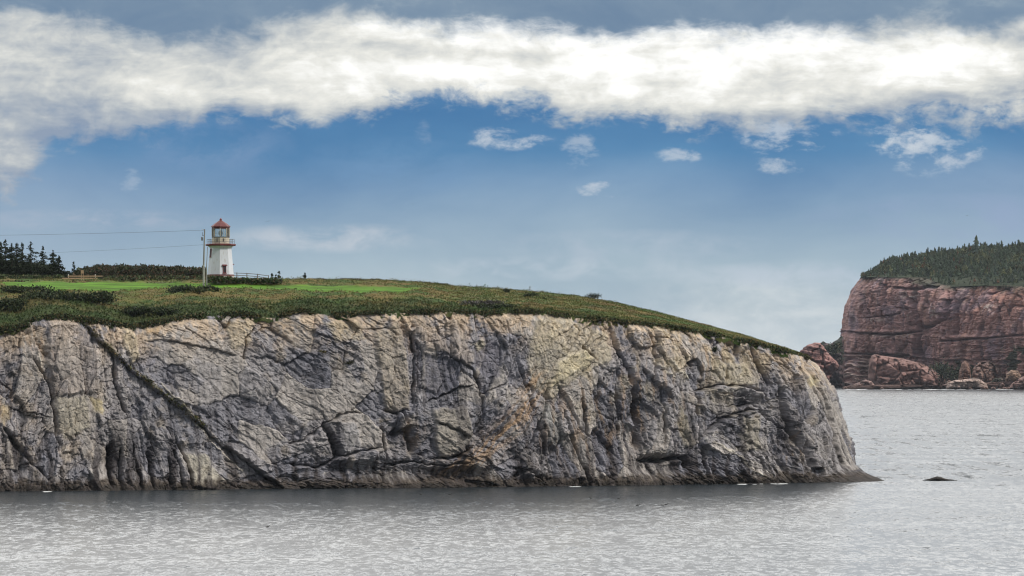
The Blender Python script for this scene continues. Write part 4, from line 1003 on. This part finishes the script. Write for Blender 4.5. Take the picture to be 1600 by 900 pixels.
# ================================================================== FAR HEADLAND
FAR_BASE = [(1200, 605.5), (1320, 605.5), (1450, 606.5), (1600, 608), (2000, 610)]
FAR_RIM = [(1350, 433), (1380, 433), (1420, 434), (1450, 446), (1480, 449), (1510, 447), (1540, 446), (1600, 449), (2000, 450)]
FAR_SKY = [(1330, 470), (1347, 436), (1365, 424), (1385, 413), (1420, 403), (1450, 398), (1480, 394), (1520, 389), (1560, 388), (1600, 384), (2000, 370)]
def far_headland():
    ub = np.linspace(1352, 1960, 100); db = dist_water(itp(ub, FAR_BASE))
    fx, fy, _ = P(ub, itp(ub, FAR_BASE), db)
    # left corner turns away from the viewer
    cu = [(1345, 3640), (1330, 3500), (1316, 3380), (1312, 3290), (1317, 3245), (1331, 3228)]
    cx = [float(P(a, 600, d)[0]) for a, d in cu]; cy = [d for a, d in cu]
    px = np.r_[cx, fx]; py = np.r_[cy, fy + 6]
    s = np.r_[0, np.cumsum(np.hypot(np.diff(px), np.diff(py)))]
    NI, NJ = 900, 420
    sp_ = s[5]; q = np.r_[np.linspace(0, sp_, 170, endpoint=False), np.linspace(sp_, s[-1], NI - 170)]
    bx = np.interp(q, s, px); by = np.interp(q, s, py)
    kk = 9; w = np.hanning(2 * kk + 1); w /= w.sum()
    f = lambda a: np.convolve(np.pad(a, kk, mode='edge'), w, 'valid')
    bx, by = f(bx), f(by)
    tx, ty = np.gradient(bx), np.gradient(by); L = np.hypot(tx, ty); nx, ny = ty / L, -tx / L
    u0 = proj(bx, by, bx * 0)[0]
    lean = 16.0
    t = np.linspace(0, 1, NJ)[None, :]
    # rim height from the photograph's rim row
    corner = sst(1352, 1320, u0)
    rimv = itp(np.maximum(u0, 1352), FAR_RIM)
    zr = P(u0, rimv, by + lean)[2] 
    # horizontal set-back profile, with the stepped overhangs of the left corner
    pf = np.interp(t, [0, .06, .25, .29, .31, .50, .515, .54, .6, .75, .88, .96, 1], [.0, .10, .12, .20, .05, .09, .02, .16, .16, .26, .55, .85, 1.0])
    back = pf * np.where(u0 < 1352, 17.0, lean)[:, None]
    z = -2 + t * (zr[:, None] + 2)
    x = bx[:, None] - nx[:, None] * back; y = by[:, None] - ny[:, None] * back
    U, V = proj(x, y, z)
    sm_ = q[:, None] + 0 * z; a = sm_ + fbm(sm_ / 30, z / 30, 1001, 4) * 7; b = z + fbm(sm_ / 30, z / 30, 1011, 4) * 4
    uw = U + fbm(sm_ / 6, z / 6, 1021, 3) * 3; vw = V + fbm(sm_ / 6, z / 6, 1031, 3) * 2
    D = fbm(sm_ / 60, z / 120, 1041, 3) * 7
    f1, e1, i1 = facets(a / 13, b / 26, 1051, 1.3); f2, e2, i2 = facets(a / 4.5, b / 5.5, 1061, 1.4); f4, e4, i4 = facets(a / 2.2, b / 1.5, 1064, 1.4)
    D += f1 * 3.6 + f2 * 1.5 + f4 * .6 - np.exp(-e1 * 20) * 3.4 - np.exp(-e2 * 12) * 1.0
    D += rid(a / 6, b / 70, 1071, 4, .6) * 2.4
    beds = fbm(a / 60, b / 1.9, 1081, 3)
    lowb = sst(550, 562, V) * sst(1420, 1400, U)
    D += beds * (1.0 + 4.5 * lowb + 1.8 * sst(532, 545, V) * sst(1470, 1500, U))
    crk_c = []
    crk = [([(1432, 455), (1434, 500), (1432, 552)], 3.2, 5), ([(1492, 450), (1496, 480), (1494, 520)], 3.4, 8), ([(1484, 470), (1480, 525)], 2.4, 5), ([(1418, 460), (1432, 480)], 3, 3),
           ([(1434, 512), (1455, 510), (1475, 500)], 3.0, 3), ([(1345, 462), (1352, 492)], 4, 2.4), ([(1316, 518), (1345, 521), (1400, 523), (1432, 518)], 1.6, 3.6), ([(1312, 553), (1360, 553), (1420, 556)], 1.6, 4.2),
           ([(1475, 533), (1540, 529), (1600, 523)], 1.4, 3), ([(1340, 497), (1380, 495), (1410, 490)], 1.2, 1.6), ([(1448, 450), (1452, 475)], 3, 2.5), ([(1380, 445), (1382, 480)], 1.5, 2), ([(1545, 460), (1570, 452), (1600, 466)], 1.5, 2),
           ([(1400, 450), (1432, 452), (1470, 448)], 2, 2.5), ([(1560, 470), (1562, 520)], 1.2, 1.6), ([(1520, 450), (1519, 500)], 1.2, 1.6)]
    for pts, wd, dp in crk:
        d, sd, al = segd(uw, vw, pts); D -= dp * 1.7 * np.exp(-(d / wd) ** 2); crk_c.append((d, wd))
    colr = np.zeros(U.shape + (3,)); colr[:] = (.235, .14, .13)
    def bl(c, w_):
        nonlocal colr
        w_ = np.clip(w_, 0, 1)[..., None]; colr = colr * (1 - w_) + np.array(c) * w_
    n1 = fbm(a / 30, b / 25, 1101, 4); n2 = fbm(a / 8, b / 10, 1111, 4); n3 = fbm(a / 2, b / 2.5, 1121, 4); vs_ = fbm(a / 3.0, b / 45, 1131, 4)
    bl((.30, .16, .125), sst(1470, 1530, U) * sst(540, 450, V) * .75)
    bl((.155, .12, .145), sst(.0, .4, n1 + n2 * .4) * .75)
    bl((.34, .21, .165), sst(.1, .45, n2 - n1 * .3) * .5)
    bl((.11, .085, .10), sst(.1, .4, vs_) * .65)
    bl((.36, .28, .25), sst(.28, .5, -vs_ + n3 * .3) * .4)
    for cu_, cv_, ru_, rv_ in [(1425, 461, 14, 6), (1460, 487, 5, 10), (1395, 524, 30, 3), (1545, 480, 12, 5), (1365, 500, 20, 2.5)]:
        bl((.5, .44, .4), np.exp(-(((uw - cu_) / ru_) ** 2 + ((vw - cv_) / rv_) ** 2)) * sst(-.1, .3, n3) * .8)
    bl((.40, .31, .28), lowb * sst(-.1, .25, beds) * .75)
    bl((.30, .19, .165), sst(535, 545, V) * sst(1470, 1490, U) * sst(0, .3, beds) * .7)
    for d, wd in crk_c: bl((.07, .05, .07), np.exp(-(d / (wd * 1.5)) ** 2) * sst(-.4, .2, n2) * .7)  # shade inside the cracks painted dark into the rock colour
    bl((.06, .04, .045), sst(4.5, 1.5, z + n3 * 2) * .85)
    bl((.03, .045, .028), sst(.1, .35, n2 + .75 * np.exp(-(((U - 1590) / 26) ** 2 + ((V - 556) / 24) ** 2)) + .7 * np.exp(-(((U - 1510) / 45) ** 2 + ((V - 580) / 12) ** 2)) - .35) * .9)
    bl((.03, .045, .028), sst(10, -2, V - itp(U, FAR_RIM) + n2 * 12) * .8)
    colr *= 1.5 * (1 + n3 * .32 + (i2 - .5) * .4)[..., None]
    D *= (1 - .8 * sst(.97, 1, t)) * (1 - .55 * corner[:, None])
    D += beds * 3.0 * lowb * corner[:, None]
    X_ = x + nx[:, None] * D; Y_ = y + ny[:, None] * D
    tag(mesh_np('far_cliff', np.stack([X_, Y_, z + 0 * D], -1), grid_faces(NI, NJ), M_far, color=np.clip(colr, .015, .7).reshape(-1, 3)), kind='structure', label='red sandstone cliff of the far headland')
    # wooded top, from the rim back and up to its skyline
    gu_ = np.linspace(1345, 1950, 220); S_ = np.linspace(0, 1, 60)
    rx = np.interp(gu_, proj(X_[170:, -1], Y_[170:, -1], z[170:, -1])[0], X_[170:, -1]); ry = np.interp(gu_, proj(X_[170:, -1], Y_[170:, -1], z[170:, -1])[0], Y_[170:, -1])
    vv0 = itp(gu_, FAR_RIM); vv1 = itp(gu_, FAR_SKY) 
    vv1 = np.minimum(vv1, vv0 - .5)
    dsk = itp(gu_, [(1345, 60), (1400, 170), (1500, 260), (1950, 320)])
    dd = ry[:, None] - 2 + dsk[:, None] * S_[None, :]
    v_ = vv0[:, None] + (vv1 - vv0)[:, None] * S_[None, :] ** .8
    tx_, ty_, tz_ = P(gu_[:, None] + 0 * dd, v_, dd)
    tz_ = tz_ + fbm(tx_ / 25, ty_ / 25, 1201, 3) * 2 * sst(0, .2, S_)[None]
    # fall away behind the skyline
    ex = [(tx_[:, -1:] , ty_[:, -1:] + q_, tz_[:, -1:] - w_) for q_, w_ in ((60, 8), (200, 40), (300, 110))]
    AX = np.concatenate([tx_] + [e[0] for e in ex], 1); AY = np.concatenate([ty_] + [e[1] for e in ex], 1); AZ = np.concatenate([tz_] + [e[2] for e in ex], 1)
    c = np.zeros(AX.shape + (3,)); c[:] = (.035, .045, .025); c *= (1 + fbm(AX / 20, AY / 20, 1211, 4)[..., None] * .5)
    tag(mesh_np('far_hill', np.stack([AX, AY, AZ], -1), grid_faces(AX.shape[0], AX.shape[1]), M_soil, color=c.reshape(-1, 3), smooth=True), kind='structure', label='wooded top of the far headland')
    return gu_, S_, tx_, ty_, tz_
fgu, fS, fTX, fTY, fTZ = far_headland()

def far_tree_verts(g, H, w):
    """ragged little spruce of stacked skirts"""
    vs = []; fs = []
    lv = 7; o = 0
    for q in range(lv):
        f = .1 + .88 * q / lv; r_ = w * (1 - f) ** .8 * g.uniform(.75, 1.25); zt = min(H, (f + .26) * H); zb = f * H
        n = 6; a0 = g.uniform(0, 6.28)
        for i in range(n):
            a = a0 + 6.283 * i / n; r2 = r_ * g.uniform(.6, 1.3)
            vs += [(r2 * math.cos(a - .5), r2 * math.sin(a - .5), zb + g.uniform(-.2, .2)), (r2 * math.cos(a + .5), r2 * math.sin(a + .5), zb + g.uniform(-.2, .2)), (0, 0, zt)]
            fs.append((o, o + 1, o + 2)); o += 3
    return np.array(vs), np.array(fs)
def fbil(A, fi, fj):
    i = np.clip(fi.astype(int), 0, A.shape[0] - 2); j = np.clip(fj.astype(int), 0, A.shape[1] - 2); a = fi - i; b = fj - j
    return (A[i, j] * (1 - a) + A[i + 1, j] * a) * (1 - b) + (A[i, j + 1] * (1 - a) + A[i + 1, j + 1] * a) * b
def far_trees():
    g = np.random.default_rng(5)
    # individually: the skyline and the front of the wood
    protos = []
    for q in range(5):
        H = 6.5
        root = thing('far_spruce', 'small dark spruce in the wood crowning the red far cliff', 'tree', (0, 0, 0), 0, 'spruces of the wood on the far headland')
        v_, f_ = far_tree_verts(g, H, g.uniform(1.5, 2.3))
        cc = np.array([(.022, .036, .022), (.03, .042, .024), (.02, .03, .022), (.036, .045, .024), (.026, .04, .03)][q]) * g.uniform(.8, 1.2, (len(v_), 1))
        cr = mesh_np('crown', v_, f_, M_leaf, root, color=cc * 1.5)
        tk = MB().tube([(0, 0, -1.5), (0, 0, H * .9)], [.16, .03], 5).build('trunk', M_bark, root)
        protos.append((root, [cr, tk]))
    N = 285; cnt = 0
    us = []
    for q in range(N):
        if q < 130: u_ = 1349 + (1602 - 1349) * (q + g.uniform(-.35, .35)) / 130; s_ = g.uniform(.9, 1.0)
        else: u_ = g.uniform(1352, 1602); s_ = g.random() ** .7 * .9
        fi = np.array([(u_ - fgu[0]) / (fgu[1] - fgu[0])]); fj = np.array([s_ * 59])
        p = [float(fbil(A, fi, fj)[0]) for A in (fTX, fTY, fTZ)]
        h = g.uniform(.38, .92) * (1.0 if u_ > 1375 else .7) * (1.35 if g.random() < .06 else 1)
        if abs(u_ - 1525) < 1: h = 1.7
        r0, ks = protos[q % 5]
        if q < 5:
            o = r0; o.location = p; o.rotation_euler.z = g.uniform(0, 6); o.scale = (h * .95,) * 2 + (h,)
        else:
            o = r0.copy(); col.objects.link(o); o.location = p; o.rotation_euler.z = g.uniform(0, 6); o.scale = (h * g.uniform(.8, 1.1),) * 2 + (h,)
            for k_ in ks:
                c_ = k_.copy(); col.objects.link(c_); c_.parent = o
    # the rest of the wood as one mass
    V_ = []; F_ = []; C_ = []; o = 0
    lib = [far_tree_verts(g, 1.0, g.uniform(.26, .42)) for _ in range(8)]
    M = 3600
    u_ = g.uniform(1347, 1700, M); s_ = g.random(M) ** .75 * .93
    fi = (u_ - fgu[0]) / (fgu[1] - fgu[0]); fj = s_ * 59
    px, py, pz = (fbil(A, fi, fj) for A in (fTX, fTY, fTZ))
    patch = fbm(px / 22, py / 22, 1301, 3)
    for q in range(M):
        v_, f_ = lib[q % 8]; h = g.uniform(2.2, 5.2) * (.55 if s_[q] < .18 else 1) * (.75 + .4 * (patch[q] > -.1)) * (.7 if u_[q] < 1375 else 1)
        a = g.uniform(0, 6.28); c, s2 = math.cos(a), math.sin(a); wd = h * g.uniform(.9, 1.5)
        V_.append(np.stack([px[q] + (v_[:, 0] * c - v_[:, 1] * s2) * wd, py[q] + (v_[:, 0] * s2 + v_[:, 1] * c) * wd, pz[q] - .3 + v_[:, 2] * h], 1)); F_.append(f_ + o); o += len(v_)
        base_ = np.array((.045, .066, .04)) if patch[q] < .18 else np.array((.075, .085, .04))
        if g.random() < .03: base_ = np.array((.10, .05, .025))
        C_.append(np.tile(base_ * g.uniform(.6, 1.5), (len(v_), 1)))
    tag(mesh_np('forest', np.concatenate(V_), np.concatenate(F_), M_leaf, color=np.concatenate(C_)), kind='stuff', label='spruce wood covering the top of the far headland')
far_trees()

# ------------------------------------------------------------------ rocks: outlined lumps with faceted faces
def rock(name, label, cat, outline, d, depth, c, seed, mat, amp=.06, strata=0.0, group=None, kind=None, top=None, fine=1.0):
    """a rock whose front outline is the given photograph polygon at distance d; it swells to `depth` metres front to back"""
    pts = np.array(outline, float); cen = pts.mean(0)
    NA, NR = 140, 46
    # resample outline
    cl = np.vstack([pts, pts[:1]]); s = np.r_[0, np.cumsum(np.hypot(*np.diff(cl, axis=0).T))]; q = np.linspace(0, s[-1], NA, endpoint=False)
    ox = np.interp(q, s, cl[:, 0]); oy = np.interp(q, s, cl[:, 1])
    k_ = F / d; sz = math.sqrt(max(np.ptp(ox) * np.ptp(oy), 1)) / k_
    V_ = []; C_ = []
    x0, y0, z0 = (float(q_) for q_ in P(cen[0], pts[:, 1].max(), d))
    for side in (-1, 1):
        for r_ in np.linspace(0, 1, NR):
            rr = math.sin(r_ * math.pi / 2) ** .8
            u_ = cen[0] + (ox - cen[0]) * rr; v_ = cen[1] + (oy - cen[1]) * rr
            bul = (1 - rr ** 2.6) ** .6 * depth / 2
            x_, y_, z_ = P(u_, v_, d + 0 * u_)
            nrm = fbm(x_ / sz * 2.2 + seed, z_ / sz * 2.2, seed + side, 4)
            f_, e_, i_ = facets(x_ / sz * 3.2 + seed, z_ / sz * 3.2, seed + 3 + side, 1.3); f2, e2, i2 = facets(x_ / sz * 9 + seed, z_ / sz * 9, seed + 7 + side, 1.3)
            dis = (f_ * 1.5 + f2 * .7 - np.exp(-e_ * 16) * .8 - np.exp(-e2 * 12) * .35 + nrm * .7) * amp * sz * 3.2
            if strata: 
                bd = fbm(x_ / sz * .8, (z_ + (x_ - x0) * strata) / sz * 9, seed + 11, 3); dis = dis + bd * amp * sz * 2.2
            tr_ = (1 - rr ** 8)
            y_ = y_ + side * (bul + dis * tr_ * .8)
            jit = fbm(q / 6, q * 0 + seed, seed + 21, 3) * sz * amp * .8 * rr
            x_ = x_ + jit
            V_.append(np.stack([x_ - x0, y_ - y0, z_ - z0], 1))
            cc = np.tile(np.array(c, float), (NA, 1)) * (1 + nrm * .5 + (i2 - .5) * .35)[:, None]
            if strata: cc = cc * (1 + bd * .7)[:, None]
            if top is not None:
                w_ = sst(.35, .75, (pts[:, 1].max() - v_) / np.ptp(pts[:, 1]) + nrm * .5 - .15 * 0) * (fbm(x_ / sz * 6, z_ / sz * 6, seed + 31, 3) > -.1)
                cc = cc * (1 - w_[:, None] * .85) + np.array(top) * w_[:, None] * .85
            V0 = z_; wet = sst(.12, .02, (z_ ) / sz)[:, None]; cc = cc * (1 - wet * .75)
            C_.append(cc)
    Fs = []
    for sd in (0, 1):
        b0 = sd * NR * NA
        i, j = np.meshgrid(np.arange(NR - 1), np.arange(NA), indexing='ij'); a = b0 + i * NA + j; b = b0 + i * NA + (j + 1) % NA
        ff = np.stack([a, b, b + NA, a + NA], -1).reshape(-1, 4)
        Fs.append(ff if sd else ff[:, ::-1])
    o = mesh_np(name, np.concatenate(V_), np.concatenate(Fs), mat, color=np.clip(np.concatenate(C_), .015, .75))
    o.location = (x0, y0, z0)
    return tag(o, label, cat, group, kind)
PK = (.30, .185, .165)
rock('sea_stack', 'pinkish rounded rock mass left of the far red cliff', 'rock', [(1250, 548), (1256, 543), (1264, 538), (1274, 535), (1282, 536), (1287, 541), (1292, 550), (1300, 558), (1309, 566), (1311, 572), (1304, 582), (1296, 590), (1292, 612), (1250, 612)], 3120, 22, (.29, .165, .15), 11, M_far, .07, .25)
rock('rock_shoulder', 'dark green-capped rock shoulder between the pink rock mass and far cliff', 'rock', [(1282, 536), (1286, 533), (1291, 536), (1298, 537), (1308, 531), (1316, 524), (1319, 530), (1319, 612), (1290, 612), (1288, 560)], 3200, 40, (.12, .085, .09), 12, M_far, .05, .1, top=(.03, .045, .03))
rock('rock_slab', 'huge tilted pink slab leaning at the foot of the far cliff', 'rock', [(1361, 556), (1366, 553), (1380, 556), (1410, 560), (1440, 568), (1462, 579), (1478, 590), (1482, 598), (1478, 609), (1390, 609), (1368, 604), (1356, 592), (1357, 572)], 3085, 24, (.30, .185, .165), 13, M_far, .05, -.3)
rock('boulder', 'small layered boulder in front of the pale ledges of far cliff', 'rock', [(1326, 609), (1330, 602), (1342, 597), (1352, 593), (1362, 596), (1368, 603), (1370, 609)], 3060, 9, (.26, .18, .165), 14, M_far, .07, .2)
rock('boulder', 'long pale smooth boulder right of the tilted slab', 'rock', [(1478, 609), (1480, 598), (1492, 594), (1506, 593), (1522, 590), (1532, 593), (1542, 600), (1545, 609)], 3035, 12, (.42, .32, .28), 15, M_far, .05, .1)
rock('rock_pillar', 'upright reddish rock pillar standing in green scrub below far cliff', 'rock', [(1496, 600), (1499, 580), (1503, 567), (1508, 563), (1513, 568), (1517, 582), (1518, 600)], 3064, 12, (.24, .15, .12), 16, M_far, .05)
rock('boulder', 'brown rounded boulder heap right of the rock pillar', 'rock', [(1518, 600), (1520, 576), (1530, 566), (1545, 564), (1558, 570), (1566, 582), (1568, 600)], 3068, 16, (.26, .175, .15), 17, M_far, .08)
rock('boulder', 'big round tan boulder near the right picture edge', 'rock', [(1571, 596), (1572, 584), (1580, 578), (1590, 579), (1596, 588), (1594, 598)], 3045, 9, (.36, .25, .19), 18, M_far, .06)
rock('boulder', 'pink leaning boulder cut by the right picture edge', 'rock', [(1575, 611), (1580, 600), (1592, 592), (1606, 584), (1620, 590), (1630, 611)], 3030, 12, (.33, .215, .19), 19, M_far, .06, .3)
rock('boulder', 'dark mossy boulder between pale boulder and tan boulder', 'rock', [(1545, 610), (1546, 598), (1554, 591), (1566, 590), (1574, 598), (1577, 610)], 3048, 10, (.17, .13, .12), 20, M_far, .08, top=(.04, .05, .03))
rock('boulder', 'pale boulder perched high above the tan boulder', 'rock', [(1579, 580), (1581, 571), (1588, 567), (1597, 570), (1603, 578), (1603, 584)], 3066, 8, (.38, .29, .26), 21, M_far, .06)
rock('rock_shelf', 'low jagged wet rock shelf running along the foot of the far cliff', 'rock', [(1312, 610), (1316, 604), (1330, 602), (1348, 604), (1372, 601), (1400, 604), (1440, 602), (1468, 604), (1486, 598), (1505, 601), (1526, 596), (1546, 601), (1568, 596), (1590, 600), (1612, 593), (1640, 598), (1640, 612)], 3052, 26, (.24, .155, .135), 22, M_far, .035)
# scree of small boulders along the foot
for q, (u_, v_, r_) in enumerate([(1552, 608, 5), (1562, 609, 4), (1536, 606, 3.5), (1498, 605, 3), (1588, 606, 5), (1566, 601, 4), (1321, 607, 4), (1378, 608, 4)]):
    rock('boulder', ['small dark boulder at the water right of the long pale boulder', 'flat low boulder touching the sea beneath the mossy boulder', 'small stone at the right foot of the long pale boulder', 'small stone before the pale boulder at the waterline', 'low stone beneath the round tan boulder',
                     'angular stone on the mossy boulder heap', 'dark stone at the left foot of the pale ledges', 'wet stone at the left foot of the tilted slab'][q], 'rock', [(u_ - r_, v_ + 2), (u_ - r_ * .7, v_ - r_ * .5), (u_, v_ - r_ * .8), (u_ + r_ * .7, v_ - r_ * .4), (u_ + r_, v_ + 2)], 3025 + q * 2, 4, (.25, .17, .15), 30 + q, M_far, .08)
g_ = np.random.default_rng(77)
for q in range(16):
    u_ = [1484, 1496, 1509, 1516, 1527, 1534, 1541, 1549, 1556, 1564, 1570, 1577, 1583, 1590, 1596, 1601][q]; r_ = g_.uniform(3, 6.5); v_ = g_.choice([608.5, 604, 598, 592]) if q > 2 else g_.choice([604, 600])
    rock('rubble_boulder', 'rough reddish boulder in the jumble at the foot of the far cliff', 'rock', [(u_ - r_, v_), (u_ - r_ * .8, v_ - r_ * g_.uniform(.5, 1.1)), (u_ - r_ * .1, v_ - r_ * g_.uniform(.9, 1.4)), (u_ + r_ * .7, v_ - r_ * g_.uniform(.5, 1.0)), (u_ + r_, v_)],
         3032 + (608 - v_) * 2.2, 5, tuple(np.array((.30, .20, .17)) * g_.uniform(.7, 1.3)), 60 + q, M_far, .08, group='boulders strewn at the foot of the far cliff')
def far_scrub():
    n = 9000; cs_ = [(1500, 585, 40, 10), (1470, 578, 16, 10), (1560, 582, 28, 10), (1592, 560, 18, 22), (1535, 600, 60, 5), (1292, 545, 6, 5), (1306, 545, 8, 8)]
    pos = []
    for cu_, cv_, ru_, rv_ in cs_:
        m_ = int(n * ru_ * rv_ / 1800); u_ = cu_ + rng.normal(size=m_) * ru_ * .5; v_ = cv_ + rng.normal(size=m_) * rv_ * .5; v_ = np.minimum(v_, 604)
        x_, y_, z_ = P(u_, v_, 3078 + (604 - v_) * .25 + rng.normal(size=m_) * 3 + (80 if cu_ < 1320 else 0)); pos.append(np.stack([x_, y_, z_], 1))
    p = np.concatenate(pos); tag(leaves(p, rng.uniform(.5, 1.4, len(p)), jitter_col((.035, .05, .028), len(p), .35, (.07, .065, .035), .2), .6, 'undergrowth'), kind='stuff', label='green scrub among the boulders below the far cliff')
far_scrub()
rock('half_tide_rock', 'low dark rock awash just beyond the point of the grey cliff', 'rock', [(1436, 752.5), (1444, 749.5), (1452, 748), (1458, 746), (1464, 744.2), (1470, 745), (1476, 747.5), (1484, 749), (1495, 750), (1498, 752.5)], 742, 3.0, (.055, .048, .042), 41, M_rock, .06)

# ================================================================== BIRDS
M_duck = mat_plain('dark_plumage', (.03, .028, .026), .8, var=.3, scale=10)
M_gull = mat_plain('grey_plumage', (.10, .10, .11), .8, var=.3, scale=6)
def duck(u_, v_, label):
    d = float(dist_water(v_)); x, y, z = (float(q) for q in P(u_, v_, d))
    mb = MB(); rings = []
    prof = [(-.24, .02, .09), (-.18, .06, .07), (-.08, .10, .05), (.04, .115, .05), (.14, .085, .06), (.19, .05, .10), (.20, .042, .17), (.23, .045, .22), (.27, .038, .235), (.30, .015, .225), (.35, .008, .22)]
    for px_, r_, pz_ in prof: rings.append([(px_, r_ * math.cos(a) * .9, pz_ + r_ * math.sin(a)) for a in np.linspace(0, 2 * math.pi, 9)[:-1]])
    mb.loft(rings); o = mb.build('duck', M_duck); o.location = (x, y, -.02); o.rotation_euler.z = rng.uniform(-.5, .5) + (math.pi if rng.random() < .5 else 0)
    tag(o, label, 'bird', 'seabirds afloat under the cliff')
for u_, v_, t_ in [(658, 773, 'dark seabird afloat closest to the cliff foot'), (703, 773, 'dark seabird afloat, second near the cliff foot'), (924, 779, 'upper left one of the dark floating seabirds left of the trio'), (967, 779, 'dark floating seabird between its lone neighbour and the trio'),
                   (996, 790, 'lone lower floating seabird left of the close pair'), (1036, 791, 'left bird of the close floating pair'), (1041, 789, 'right bird of the close floating pair'), (418, 824, 'solitary dark speck of a bird on the open bright water')]: duck(u_, v_, t_)
def gull(u_, v_, span_px, d, bank, label):
    x, y, z = (float(q) for q in P(u_, v_, d)); s = span_px * d / F / 2
    mb = MB()
    mb.loft([[(-.0 + r_ * math.cos(a), py_, r_ * math.sin(a)) for a in np.linspace(0, 6.283, 7)[:-1]] for py_, r_ in [(-s * .45, .01), (-s * .35, .05 * s), (-s * .1, .085 * s), (s * .2, .06 * s), (s * .42, .015)]])
    for sg in (-1, 1):
        w = [(sg * .05 * s, -.16 * s, 0), (sg * .05 * s, .12 * s, 0), (sg * .5 * s, -.22 * s, .2 * s), (sg * .5 * s, .04 * s, .2 * s), (sg * s, .05 * s, .02 * s), (sg * s * .98, .10 * s, .02 * s)]
        t_ = .018 * s
        vs = [(a, b, c + t_) for a, b, c in w] + [(a, b, c - t_) for a, b, c in w]
        mb.add(vs, [(0, 2, 3, 1), (2, 4, 5, 3), (7, 9, 8, 6), (9, 11, 10, 8), (0, 6, 8, 2), (2, 8, 10, 4), (1, 3, 9, 7), (3, 5, 11, 9), (4, 10, 11, 5), (0, 1, 7, 6)])
    o = mb.build('gull', M_gull); o.location = (x, y, z); o.rotation_euler = (0, bank, rng.uniform(-.8, .8)); tag(o, label, 'bird', 'gulls in flight')
for a in [(419, 346, 9, 700, -.2, 'gull gliding with spread wings right of the lighthouse'), (193, 256, 4, 900, .3, 'tiny dark gull high above the lawn, under the left cloud'), (37, 313, 4, 900, .1, 'tiny gull low in the sky over the spruces'),
          (645, 319, 5, 900, .2, 'tiny gull in the blue sky over the lawn end'), (1511, 337, 5, 1500, -.2, 'gull circling above the far wooded headland'), (1497, 325, 2.5, 1500, .2, 'faintest of the two gulls above the far headland'), (1114, 427, 2, 1500, .2, 'speck of a gull in pale sky over the sloping point')]: gull(*a)

# ================================================================== FOAM at the waterline
def foam():
    m = mat_plain('foam', (.75, .76, .76), .6, var=.1)
    pos = []
    for u0, u1, n in [(1140, 1240, 9), (880, 905, 3), (60, 80, 2)]:
        for _ in range(n):
            u_ = rng.uniform(u0, u1); v_ = float(itp(u_, BASE)) + .6 + rng.random() * .8
            pos.append((u_, v_, rng.uniform(.08, .28)))
    for _ in range(38):
        u_ = rng.uniform(1320, 1600); pos.append((u_, 608.2 + rng.random() * .8, rng.uniform(.3, 1.3)))
    mb = MB()
    for u_, v_, r_ in pos:
        d = float(dist_water(v_)); x = float(P(u_, v_, d)[0])
        n = 9; ring = [(x + 3.2 * r_ * rng.uniform(.5, 1.4) * math.cos(a), d + r_ * .7 * math.sin(a)) for a in np.linspace(0, 2 * math.pi, n + 1)[:-1]]
        mb.add([(p[0], p[1], .0) for p in ring] + [(x + (p[0] - x) * .6, d + (p[1] - d) * .6, .05 + r_ * .06) for p in ring], [(i, (i + 1) % n, n + (i + 1) % n, n + i) for i in range(n)] + [tuple(n + i for i in range(n))])
    tag(mb.build('foam', m), kind='stuff', label='thin white foam along the waterline')
foam()

# ================================================================== HAZE over the water
def haze():
    m = bpy.data.materials.new('haze'); m.use_nodes = True; nt_ = m.node_tree; nt_.nodes.clear()
    o_ = nt_.nodes.new('ShaderNodeOutputMaterial'); v_ = nt_.nodes.new('ShaderNodeVolumePrincipled')
    v_.inputs['Color'].default_value = (.80, .88, 1.0, 1); v_.inputs['Density'].default_value = HAZE; v_.inputs['Anisotropy'].default_value = .2
    nt_.links.new(v_.outputs[0], o_.inputs['Volume'])
    tag(MB().box((0, 7300, 69.5), (30600, 18000, 141)).build('haze', m), kind='stuff', label='thin sea haze')
if HAZE_ON: haze()
